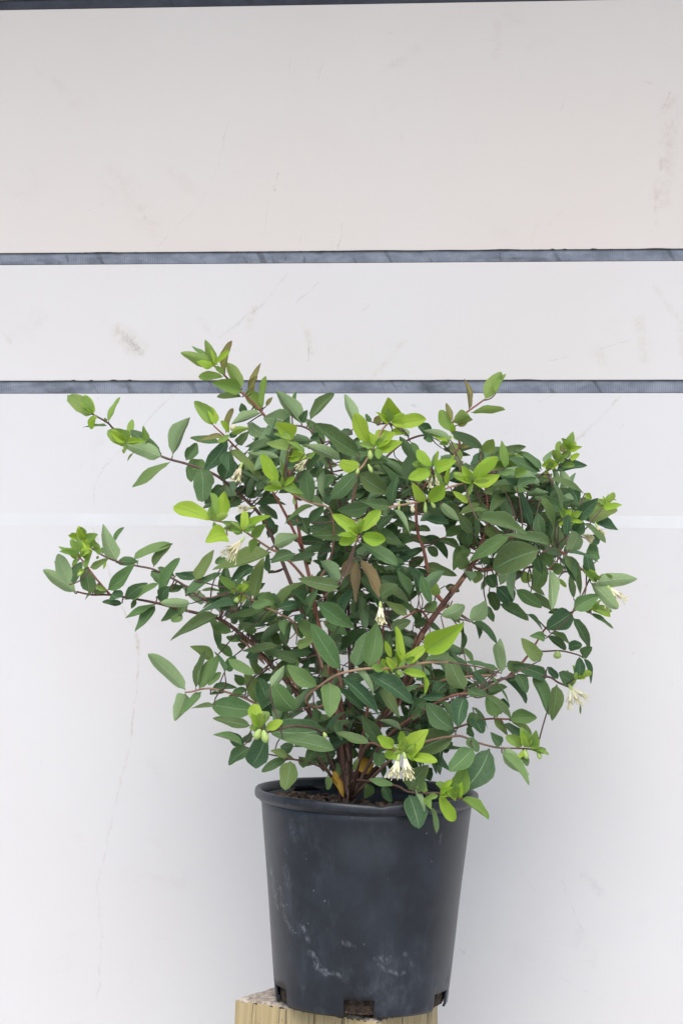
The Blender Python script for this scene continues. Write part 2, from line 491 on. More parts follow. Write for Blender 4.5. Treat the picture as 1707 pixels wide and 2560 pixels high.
# rim lip, with the dent at the front
prof = [(.1178, .2205), (.1200, .2215), (.1210, .2238), (.1236, .2244), (.1248, .2262), (.1250, .2300), (.1244, .2326), (.1230, .2338), (.1208, .2340), (.1188, .2334), (.1172, .2310), (.1160, .2262), (.1152, .2195)]
V, F = [], []
m = len(prof)
for i in range(SEG):
    a = 2 * math.pi * i / SEG
    ad = (math.degrees(a) + 180) % 360 - 180
    dent = math.exp(-((ad - 4) / 17) ** 2)
    kink = math.exp(-((ad - 7) / 3.2) ** 2)
    for k, (r, z) in enumerate(prof):
        rr = r + .0012 * math.sin(2 * a + .6) - .0022 * dent
        zz = z - .0022 * dent - (.0016 * kink if k in (6, 7, 8, 9) else 0) + .0007 * noise.noise((math.sin(a) * 3, math.cos(a) * 3, 4))
        V.append((math.sin(a) * rr, -math.cos(a) * rr, zz))
for i in range(SEG):
    i2 = (i + 1) % SEG
    for k in range(m):
        k2 = (k + 1) % m
        F.append((i * m + k, i2 * m + k, i2 * m + k2, i * m + k2))
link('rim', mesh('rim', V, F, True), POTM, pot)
V = [(math.sin(2 * math.pi * i / 96) * .088, -math.cos(2 * math.pi * i / 96) * .088, z) for z in (.0215, .0235) for i in range(96)]
F = [tuple(range(95, -1, -1)), tuple(range(96, 192))] + [(i, (i + 1) % 96, 96 + (i + 1) % 96, 96 + i) for i in range(96)]
link('pot_base', mesh('pot_base', V, F), POTM, pot)

# soil: root ball seen through the notches, crumbly top with bark chips
ts = NT('dark potting soil')
co = obj_coord(ts)
n1 = ts.noise(co, 120, 6, .75)
base = ts.mix(ts.ramp(n1, .35, .62), (.012, .008, .005), (.075, .048, .030))
base = ts.mix(ts.ramp(ts.noise(co, 230, 3), .66, .72), base, (.33, .27, .20))
ts.put(ts.b.inputs['Base Color'], base)
ts.b.inputs['Roughness'].default_value = .9
ts.bump(n1, 1.0, .004)
tc = NT('bark chip')
geo = tc.n('ShaderNodeNewGeometry')
tc.put(tc.b.inputs['Base Color'], tc.mix(geo.outputs['Random Per Island'], (.03, .018, .012), (.17, .11, .075)))
tc.b.inputs['Roughness'].default_value = .9
V, F, MI = [], [], []
NS, NR = 120, 26
def soil_r(z): return .0955 + .0215 * z / .218 - .0042
rows = [.003, .006, .010, .014, .018, .03, .1, .18, .198]
for z in rows:
    for i in range(NS):
        a = 2 * math.pi * i / NS
        r = soil_r(z) - .0045 * abs(noise.noise((math.sin(a) * 30, math.cos(a) * 30, z * 300)))
        V.append((math.sin(a) * r, -math.cos(a) * r, z))
for j in range(len(rows) - 1):
    for i in range(NS):
        i2 = (i + 1) % NS
        F.append((j * NS + i, j * NS + i2, (j + 1) * NS + i2, (j + 1) * NS + i)); MI.append(0)
base_i = len(V) - NS
prev = [base_i + i for i in range(NS)]
for k in range(1, NR):
    cur = []
    for i in range(NS):
        a = 2 * math.pi * i / NS
        r = soil_r(.198) * (1 - k / NR)
        x, y = math.sin(a) * r, -math.cos(a) * r
        z = .200 + .006 * noise.noise((x * 55, y * 55, 2)) + .003 * noise.noise((x * 200, y * 200, 2)) + .012 * (1 - r / .11) + .016 * max(0, -x / .1)
        cur.append(len(V)); V.append((x, y, z))
    for i in range(NS):
        i2 = (i + 1) % NS
        F.append((prev[i], prev[i2], cur[i2], cur[i])); MI.append(0)
    prev = cur
F.append(tuple(prev)); MI.append(0)
F.append(tuple(range(NS - 1, -1, -1))); MI.append(0)
rs = random.Random(4)
def chip(c, s, rot):
    b = len(V)
    for dx, dy, dz in ((-1, -.45, -.25), (1, -.3, -.2), (.9, .5, -.25), (-.8, .4, -.2), (-.8, -.4, .2), (.9, -.25, .25), (.8, .4, .2), (-.7, .35, .25)):
        V.append(tuple(Vector(c) + rot @ Vector((dx * s, dy * s, dz * s))))
    for f in ((0, 3, 2, 1), (4, 5, 6, 7), (0, 1, 5, 4), (1, 2, 6, 5), (2, 3, 7, 6), (3, 0, 4, 7)):
        F.append(tuple(b + q for q in f)); MI.append(1)
from mathutils import Euler
for k in range(260):
    a, r = rs.random() * 6.283, .103 * math.sqrt(rs.random())
    x, y = math.sin(a) * r, -math.cos(a) * r
    chip((x, y, .205 + .010 * (1 - r / .11) + .018 * max(0, -x / .1)), rs.uniform(.003, .009), Euler((rs.uniform(-.6, .6), rs.uniform(-.6, .6), rs.random() * 6.28)).to_matrix())
for c, wd in notches:                     # root crumbs in the drainage notches
    for k in range(26):
        a = math.radians(c + rs.uniform(-wd / 2, wd / 2))
        z = rs.uniform(.003, .019)
        r = .087 + rs.uniform(-.003, .001)
        chip((math.sin(a) * r, -math.cos(a) * r, z), rs.uniform(.0012, .003), Euler((rs.random() * 6, rs.random() * 6, rs.random() * 6)).to_matrix())
me = mesh('potting_soil', V, F)
me.materials.append(ts.m); me.materials.append(tc.m)
me.polygons.foreach_set('material_index', MI)
soil = link('potting_soil', me)
soil.location = pot_loc; soil.rotation_euler = (0, TILT, 0)
tag(soil, 'dark crumbly potting soil with bark chips filling the black pot', 'soil', kind='stuff')

# ------------------------------------------------------------------ shrub
SB = P(868, 1990, 0)
shrub = empty('honeyberry_shrub', SB)
tag(shrub, 'leafy green shrub with reddish stems and small cream flowers growing in the black pot', 'shrub')

def stem_material(name, ca, cb, cc, sc):
    t = NT(name)
    co = obj_coord(t)
    n1 = t.noise(co, sc, 4, .6)
    base = t.mix(t.ramp(n1, .35, .65), ca, cb)
    base = t.mix(t.ramp(t.noise(t.scaled(co, (1, 1, .3)), sc * 3, 3, .7), .58, .68, 0, .7), base, cc)
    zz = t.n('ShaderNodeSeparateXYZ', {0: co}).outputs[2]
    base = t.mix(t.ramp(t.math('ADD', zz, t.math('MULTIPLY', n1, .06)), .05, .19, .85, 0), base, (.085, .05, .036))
    t.put(t.b.inputs['Base Color'], base)
    t.b.inputs['Roughness'].default_value = .6
    t.bump(t.noise(t.scaled(co, (1, 1, .25)), sc * 5, 3), .5, .001)
    return t.m
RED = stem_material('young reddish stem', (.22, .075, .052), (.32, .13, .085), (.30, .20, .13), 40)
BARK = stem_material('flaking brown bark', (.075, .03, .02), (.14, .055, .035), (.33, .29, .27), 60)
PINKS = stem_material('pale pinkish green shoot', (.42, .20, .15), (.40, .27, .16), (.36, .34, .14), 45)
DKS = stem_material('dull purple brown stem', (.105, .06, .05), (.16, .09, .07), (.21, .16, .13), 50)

def tube(pts, radii, sides=8):
    """swept tube through pts (Catmull-Rom smoothed)"""
    Q, R = [], []
    n = len(pts)
    for i in range(n - 1):
        p0, p1, p2, p3 = pts[max(i - 1, 0)], pts[i], pts[i + 1], pts[min(i + 2, n - 1)]
        for k in range(4):
            t = k / 4
            Q.append(.5 * (2 * p1 + (p2 - p0) * t + (2 * p0 - 5 * p1 + 4 * p2 - p3) * t * t + (3 * p1 - p0 - 3 * p2 + p3) * t ** 3))
            R.append(radii[i] * (1 - t) + radii[i + 1] * t)
    Q.append(pts[-1]); R.append(radii[-1])
    V, F = [], []
    up = Vector((.3, -1, .2)).normalized()
    for i, q in enumerate(Q):
        d = (Q[min(i + 1, len(Q) - 1)] - Q[max(i - 1, 0)]).normalized()
        s = d.cross(up)
        if s.length < 1e-4: s = Vector((1, 0, 0))
        s.normalize(); b = s.cross(d).normalized(); up = b
        for k in range(sides):
            a = 2 * math.pi * k / sides
            V.append(q + (s * math.cos(a) + b * math.sin(a)) * R[i])
        if i:
            o = (i - 1) * sides
            for k in range(sides):
                k2 = (k + 1) % sides
                F.append((o + k, o + k2, o + sides + k2, o + sides + k))
    F.append(tuple(range(sides - 1, -1, -1)))
    F.append(tuple(range(len(V) - sides, len(V))))
    return V, F, Q

STEMS = [  # material, radius at the foot and tip (mm), pixel x, y and depth (m)
 (DKS, 4.2, 1.3, [(860,2000,0),(835,1800,0),(780,1600,.02),(712,1420,.03),(670,1320,.03),(644,1279,.03),(608,1244,.03),(560,1202,.02),(522,1179,.02),(465,1159,.02),(404,1141,.02),(330,1100,.02),(285,1072,.015),(270,1057,.01),(233,1036,0)]),
 (RED, 4.6, 1.4, [(866,2000,-.01),(850,1850,-.01),(820,1650,0),(795,1555,0),(779,1468,0),(757,1375,.01),(746,1318,.01),(735,1230,.02),(700,1100,.03),(654,1030,.02),(606,983,.02),(579,957,.02),(564,941,.01),(537,915,0)]),
 (RED, 3.6, 1.2, [(1112,1508,.02),(1094,1490,.025),(1076,1452,.03),(1058,1373,.03),(1045,1337,.03),(1040,1286,.03),(1045,1240,.03),(1090,1180,.02),(1147,1119,.02),(1135,1080,.02),(1131,1055,.02),(1168,1029,.02),(1210,999,.02)]),
 (DKS, 3.4, 1.4, [(875,2000,.02),(880,1700,.05),(900,1400,.07),(930,1220,.07),(958,1153,.06),(1004,1109,.06),(1050,1089,.05),(1080,1092,.05)]),
 (BARK, 6.5, 3.6, [(872,2000,0),(930,1840,0),(1000,1740,0),(1039,1614,.01),(1073,1557,.01),(1110,1506,.02),(1148,1457,.02),(1185,1405,.02)]),
 (RED, 2.6, 1.3, [(1180,1409,.02),(1204,1424,.03),(1322,1418,.05),(1417,1430,.06)]),
 (RED, 2.8, 1.3, [(1180,1409,.02),(1210,1340,.02),(1219,1285,.02),(1212,1215,.02),(1200,1150,.01)]),
 (DKS, 2.6, 1.1, [(1180,1409,.02),(1260,1340,0),(1300,1275,0),(1314,1253,0),(1322,1224,0),(1348,1190,0),(1391,1161,0),(1403,1138,0),(1425,1118,0)]),
 (RED, 2.4, 1.2, [(1180,1409,.01),(1279,1343,-.04),(1377,1361,-.06),(1405,1381,-.06),(1450,1420,-.05),(1480,1447,-.04)]),
 (DKS, 2.2, 1.1, [(1322,1418,.04),(1348,1400,.02),(1395,1290,.02),(1422,1265,.02),(1480,1262,.01)]),
 (DKS, 3.6, 1.3, [(876,1995,.01),(960,1850,.02),(1080,1780,.02),(1197,1721,.02),(1234,1703,.02),(1300,1690,.02),(1369,1692,.02),(1394,1706,.02),(1425,1719,.02)]),
 (PINKS, 2.2, 1.4, [(1039,1720,.0),(1110,1700,.0),(1186,1690,0),(1240,1689,.01)]),
 (RED, 2.4, 1.1, [(1268,1694,.02),(1310,1650,.04),(1334,1616,.05),(1371,1562,.05),(1434,1527,.04),(1471,1520,.03)]),
 (DKS, 1.7, 1.0, [(1334,1616,.05),(1348,1628,.05),(1400,1627,.04),(1440,1636,.03),(1454,1642,.03)]),
 (RED, 2.8, 1.4, [(880,1990,-.02),(960,1850,-.03),(1060,1775,-.06),(1122,1742,-.07),(1161,1734,-.07),(1181,1740,-.07)]),
 (RED, 2.6, 1.3, [(878,1992,.01),(960,1900,.03),(1080,1840,.03),(1153,1815,.02),(1211,1798,.02),(1276,1798,.01)]),
 (PINKS, 2.6, 1.1, [(885,1990,-.03),(1000,1880,-.07),(1080,1850,-.08),(1130,1841,-.08),(1155,1841,-.08),(1189,1855,-.08),(1228,1866,-.08),(1254,1870,-.08),(1298,1871,-.07),(1324,1873,-.07),(1352,1880,-.07)]),
 (PINKS, 2.0, 1.6, [(845,1740,0.0),(790,1770,-.05),(765,1745,-.09),(809,1708,-.10),(847,1685,-.11),(911,1672,-.12),(957,1672,-.12),(1008,1667,-.13),(1059,1657,-.13),(1120,1655,-.13)]),
 (PINKS, 2.4, 1.1, [(868,1975,-.01),(884,1952,-.02),(926,1954,-.05),(991,1965,-.09),(1019,1979,-.115),(1061,1983,-.125),(1097,1983,-.125),(1142,1996,-.12),(1155,1998,-.12)]),
 (PINKS, 2.6, 1.2, [(779,1468,0),(740,1420,-.03),(705,1387,-.05),(680,1374,-.06),(647,1353,-.08),(606,1325,-.1),(560,1306,-.1),(532,1301,-.1)]),
 (PINKS, 2.0, 1.2, [(800,1445,0.0),(825,1400,-.01),(835,1330,-.03),(823,1272,-.07),(774,1256,-.09),(735,1236,-.1),(706,1212,-.1)]),
 (BARK, 5.0, 1.3, [(862,2000,0),(800,1830,0),(740,1730,0),(686,1672,0),(645,1625,0),(615,1596,0),(563,1555,0),(520,1538,0),(490,1532,0),(432,1518,0),(394,1508,-.01),(337,1497,-.01),(274,1487,-.02),(230,1487,-.02),(192,1479,-.02)]),
 (RED, 1.8, 1.0, [(274,1485,-.02),(243,1449,-.03),(210,1405,-.03),(195,1388,-.03),(190,1370,-.03)]),
 (DKS, 2.8, 1.1, [(645,1625,.0),(620,1570,.02),(590,1530,.03),(540,1510,.03),(501,1495,.02),(473,1472,.02),(437,1449,.02),(386,1424,.02),(345,1415,.02),(302,1406,.02),(266,1393,.01),(232,1372,.01),(207,1352,.01)]),
 (PINKS, 2.6, 1.2, [(862,1992,-.01),(760,1850,-.02),(640,1760,-.02),(569,1731,-.02),(520,1721,-.02),(480,1729,-.02),(462,1731,-.02)]),
 (DKS, 3.0, 1.4, [(862,1990,-.02),(820,1890,-.06),(802,1830,-.09),(740,1815,-.12),(690,1825,-.13),(655,1835,-.14)]),
 (RED, 2.2, 1.2, [(860,1985,-.02),(820,1930,-.05),(776,1907,-.07),(725,1897,-.09),(712,1893,-.09)]),
 (RED, 2.4, 1.2, [(880,1985,-.03),(900,1900,-.08),(924,1858,-.11),(962,1871,-.13),(1010,1880,-.14)]),
 (DKS, 2.8, 1.6, [(868,1995,.01),(880,1750,.03),(862,1500,.03),(872,1300,-.03)]),
 (PINKS, 2.0, 1.3, [(872,1300,-.03),(888,1220,-.08),(894,1181,-.1),(910,1160,-.1),(935,1117,-.1),(955,1075,-.09),(973,1056,-.08)]),
 (PINKS, 2.0, 1.2, [(872,1300,-.03),(900,1300,-.05),(940,1280,-.08),(979,1267,-.1),(1055,1252,-.1),(1116,1221,-.1),(1170,1204,-.1),(1182,1198,-.1)]),
 (PINKS, 1.8, 1.1, [(866,1420,.0),(880,1380,-.08),(897,1340,-.13)]),
 (RED, 1.9, 1.2, [(1073,1557,.0),(1050,1526,-.02),(1010,1545,-.03),(971,1567,-.04)]),
 (DKS, 3.0, 1.3, [(872,1995,.01),(875,1700,.03),(868,1450,.04),(855,1300,.04),(830,1180,.03),(810,1118,.03),(795,1090,.02),(759,1067,.02),(728,1064,.02)]),
 (RED, 2.4, 1.2, [(757,1375,.01),(700,1260,0),(640,1170,0),(588,1117,-.01),(562,1090,-.02),(534,1064,-.02)]),
 (PINKS, 2.2, 1.1, [(810,1680,0),(785,1610,-.01),(736,1557,-.03),(695,1532,-.04),(660,1517,-.05),(634,1501,-.05),(588,1473,-.06)]),
 (BARK, 7.0, 3.0, [(860,2010,-.01),(864,1950,-.01),(868,1890,-.005),(858,1800,.0),(840,1700,.0),(828,1600,0),(815,1500,0),(800,1440,0)]),
 (RED, 3.0, 1.6, [(880,2000,-.01),(905,1850,-.02),(925,1740,-.02),(950,1640,-.01),(960,1540,.02)]),
]
stem_objs, stem_pts = [], []
for mat, r0, r1, pl in STEMS:
    pts = [P(*p) - SB for p in pl]
    n = len(pts)
    rad = [(r0 + (r1 - r0) * (i / (n - 1)) ** .55) * .00078 for i in range(n)]
    # slightly swollen nodes
    V, F, Q = tube(pts, rad)
    o = link('stem', mesh('stem', V, F, True), mat, shrub)
    stem_objs.append(o); stem_pts.append(Q)
flat_px = []       # (px, py, depth, local point, stem index)
def to_px(v):
    wv = v + SB - Vector((0, 0, CAM_Z))
    dx, dz = wv.x / wv.y, wv.z / wv.y
    c, s = math.cos(ROLL), math.sin(ROLL)
    return 853.5 + (dx * c + dz * s) * FPX, 1280 - (-dx * s + dz * c) * FPX, wv.y - D0
for si, Q in enumerate(stem_pts):
    for a, b in zip(Q, Q[1:]):
        for k in range(3):
            q = a.lerp(b, k / 3)
            flat_px.append((*to_px(q), q, si))

# --- leaf materials
def leaf_material(name, top, top2, back, edge=None, trans=(.3, .5, .08), tw_=.22, vein=(.33, .42, .24), rough=.5, olive=False, spec=.30):
    t = NT(name)
    uv = t.n('ShaderNodeUVMap').outputs[0]
    sp = t.n('ShaderNodeSeparateXYZ', {0: uv})
    u = t.math('ABSOLUTE', t.math('MULTIPLY_ADD', sp.outputs[0], 2.0, -1.0))
    v = sp.outputs[1]
    geo = t.n('ShaderNodeNewGeometry')
    rnd = t.math('FRACT', t.math('ADD', t.n('ShaderNodeObjectInfo').outputs['Random'], geo.outputs['Random Per Island']))
    rnd2 = t.math('FRACT', t.math('MULTIPLY', rnd, 37.31))
    off = t.n('ShaderNodeCombineXYZ', {0: t.math('MULTIPLY', rnd, 91.0), 1: t.math('MULTIPLY', rnd2, 53.0)})
    co = t.vec('ADD', uv, off.outputs[0]).outputs[0]
    mot = t.noise(co, 3.0, 4, .6)
    base = t.mix(t.ramp(t.math('ADD', t.math('MULTIPLY', rnd, .7), t.math('MULTIPLY', mot, .3)), .15, .85), top, top2)
    if olive: base = t.mix(t.ramp(rnd2, .62, .92, 0, .6), base, tuple(a * b for a, b in zip(top2, (1.3, .95, .75))))
    base = t.mix(t.ramp(t.noise(co, 9.0, 5, .7), .35, .72, 0, .12), base, vein)
    # pinnate side veins
    lv = t.math('SINE', t.math('MULTIPLY', t.math('SUBTRACT', t.math('MULTIPLY', v, 1.0), t.math('MULTIPLY', u, .17)), 46.0))
    lvm = t.ramp(lv, .75, 1.0, 0, .09)
    base = t.mix(lvm, base, vein)
    bk = t.mix(t.ramp(t.math('ADD', t.math('MULTIPLY', rnd2, .6), t.math('MULTIPLY', mot, .4)), .2, .8), back, tuple(x * .78 for x in back))
    bk = t.mix(t.ramp(lv, .6, 1.0, 0, .14), bk, tuple(min(1, x * 1.35) for x in back))
    col = t.mix(geo.outputs['Backfacing'], base, bk)
    if edge:
        em = t.math('MULTIPLY', t.ramp(t.math('ADD', u, t.math('MULTIPLY', mot, .4)), .75, 1.25), .85)
        em = t.math('MAXIMUM', em, t.ramp(v, .62, 1.05, 0, .7))
        col = t.mix(em, col, edge)
    else:
        col = t.mix(t.ramp(u, .86, 1.0, 0, .35), col, vein)
    mid = t.ramp(u, .085, .015)
    mid = t.math('MULTIPLY', mid, t.ramp(v, 1.0, .75, .35, .9))
    col = t.mix(mid, col, vein)
    # blemishes
    sp2 = t.ramp(t.noise(co, 16.0, 2), .70, .75, 0, .55)
    col = t.mix(t.math('MULTIPLY', sp2, t.ramp(rnd2, .6, .8)), col, (.10, .07, .035))
    t.put(t.b.inputs['Base Color'], col)
    t.put(t.b.inputs['Roughness'], t.ramp(t.noise(co, 7.0, 3), .3, .7, rough - .06, rough + .12))
    t.b.inputs['Specular IOR Level'].default_value = spec
    t.b.inputs['Sheen Weight'].default_value = .0
    t.b.inputs['Sheen Roughness'].default_value = .6
    h = t.math('SUBTRACT', t.math('MULTIPLY', t.noise(co, 22.0, 3), .35), t.math('MULTIPLY', t.math('MAXIMUM', lvm, t.math('MULTIPLY', mid, .5)), 2.0))
    t.bump(h, .65, .0011)
    tr = t.n('ShaderNodeBsdfTranslucent')
    t.put(tr.inputs[0], t.mix(.5, col, trans))
    mx = t.n('ShaderNodeMixShader', {0: tw_})
    t.t.links.new(t.b.outputs[0], mx.inputs[1]); t.t.links.new(tr.outputs[0], mx.inputs[2])
    t.t.links.new(mx.outputs[0], t.out.inputs[0])
    return t.m
LM = {
 'd': leaf_material('mature dark green leaf', (.046, .108, .048), (.100, .178, .062), (.20, .31, .15), tw_=.10, trans=(.16, .34, .05), vein=(.21, .34, .17), rough=.55, olive=True),
 'm': leaf_material('mid green leaf', (.094, .190, .062), (.168, .275, .086), (.25, .37, .16), tw_=.13, trans=(.22, .42, .06), vein=(.26, .39, .18), rough=.55, olive=True),
 'p': leaf_material('leaf with pale underside', (.09, .17, .07), (.12, .22, .08), (.31, .44, .21), tw_=.14, vein=(.46, .57, .34), rough=.6),
 'l': leaf_material('light green leaf', (.20, .345, .070), (.26, .41, .085), (.29, .42, .115), trans=(.42, .60, .08), tw_=.28, vein=(.30, .43, .14)),
 'y': leaf_material('young lime leaf', (.27, .47, .035), (.40, .57, .06), (.36, .52, .10), trans=(.55, .70, .05), tw_=.30, vein=(.36, .52, .12)),
 'r': leaf_material('young bronze tinged leaf', (.23, .27, .075), (.28, .29, .09), (.26, .28, .10), edge=(.20, .10, .055), trans=(.5, .4, .08), vein=(.34, .30, .14)),
 'k': leaf_material('withered brown leaf', (.20, .155, .075), (.28, .215, .105), (.25, .195, .10), trans=(.34, .27, .13), tw_=.12, vein=(.22, .15, .08), rough=.75),
 'b': leaf_material('dark dead leaf', (.07, .035, .02), (.11, .05, .03), (.10, .05, .03), trans=(.2, .1, .05), tw_=.05, vein=(.12, .07, .04), rough=.8),
 'o': leaf_material('yellowed leaf', (.50, .34, .04), (.42, .25, .03), (.40, .28, .05), edge=(.22, .10, .03), trans=(.6, .4, .05), vein=(.45, .32, .08)),
}
# --- leaf shapes (unit length along x, unit width along y), shared between leaves
def leaf_mesh(a, b, droop, fold, twist, bend, seed, cup=0.0):
    rr = random.Random(seed)
    n, ys = 10, (-1, -.55, 0, .55, 1)
    lob = {-1: rr.uniform(.86, 1.08), 1: rr.uniform(.86, 1.08)}
    f1, f2 = rr.uniform(4, 8), rr.uniform(9, 15)
    p1, p2 = {-1: rr.random() * 6, 1: rr.random() * 6}, rr.random() * 6
    sg = lambda y: 1 if y > 0 else -1
    tm = a / (a + b); hm = tm ** a * (1 - tm) ** b
    V, UV, F = [], [], []
    ph = rr.random() * 6
    for i in range(n + 1):
        t = i / n
        tt = (1 - math.cos(math.pi * t)) / 2 * .6 + t * .4
        s = max(0, (tt - .05) / .95)
        h = (s ** a * (1 - s) ** b) / hm * .5 if 0 < s < 1 else 0
        for y in ys:
            jag = lob[sg(y)] * (1 + .09 * math.sin(f1 * tt + p1[sg(y)]) + .045 * math.sin(f2 * tt + p2 + y)) if y else 1
            if abs(y) == 1: jag *= 1 + rr.uniform(-.035, .035)
            yy = y * (h * jag + .012 * (1 - tt))
            z = fold * abs(yy) - droop * tt * tt + cup * (abs(yy) * 2) ** 2 * .3
            z += .06 * math.sin(f2 * .8 * tt + ph + (2 if y > 0 else 0)) * (abs(y) > .9) * min(1, 4 * h)
            tw = twist * tt
            Y = yy * math.cos(tw) - z * math.sin(tw) * .3 + bend * math.sin(math.pi * tt) * .5
            Z = z + yy * math.sin(tw)
            V.append((tt, Y, Z)); UV.append(((y + 1) / 2, tt))
    w = len(ys)
    for i in range(n):
        for k in range(w - 1):
            q = i * w + k
            F.append((q, q + w, q + w + 1, q + 1))
    return V, UV, F
SHAPES = {'e': (.56, .66), 'v': (.47, .84), 'r': (.48, .48), 'o': (.66, .50), 'n': (.60, .86)}
VARS = {}
sd_ = 0
for k, (a, b) in SHAPES.items():
    VARS[k] = []
    for droop, fold, twist, bend, cup in ((.16, .42, .1, .07, 0), (.50, .30, -.3, -.14, .3), (-.16, .65, .3, .15, 0), (.8, .5, -.5, .04, 0), (.10, .25, .6, -.18, .8), (.35, .85, -.2, .14, 0), (.45, .12, .35, .22, -.6), (.25, 1.3, .15, -.1, 0), (.65, .7, .7, .18, .3), (-.3, .35, -.6, -.2, .5), (.2, .2, -.25, .28, .2), (1.0, .45, .2, -.12, 0)):
        sd_ += 1
        VARS[k].append(leaf_mesh(a, b, droop, fold, twist, bend, sd_, cup))
MCACHE = {}
def leaf_data(kind, var, colr):
    key = (kind, var, colr)
    if key not in MCACHE:
        V, UV, F = VARS[kind][var]
        me = mesh('leaf', V, F, True)
        ul = me.uv_layers.new(name='UVMap')
        for lp in me.loops: ul.data[lp.index].uv = UV[lp.vertex_index]
        me.materials.append(LM[colr])
        MCACHE[key] = me
    return MCACHE[key]

LAYER = {'0': .095, '1': .03, '2': -.055, '3': -.12}
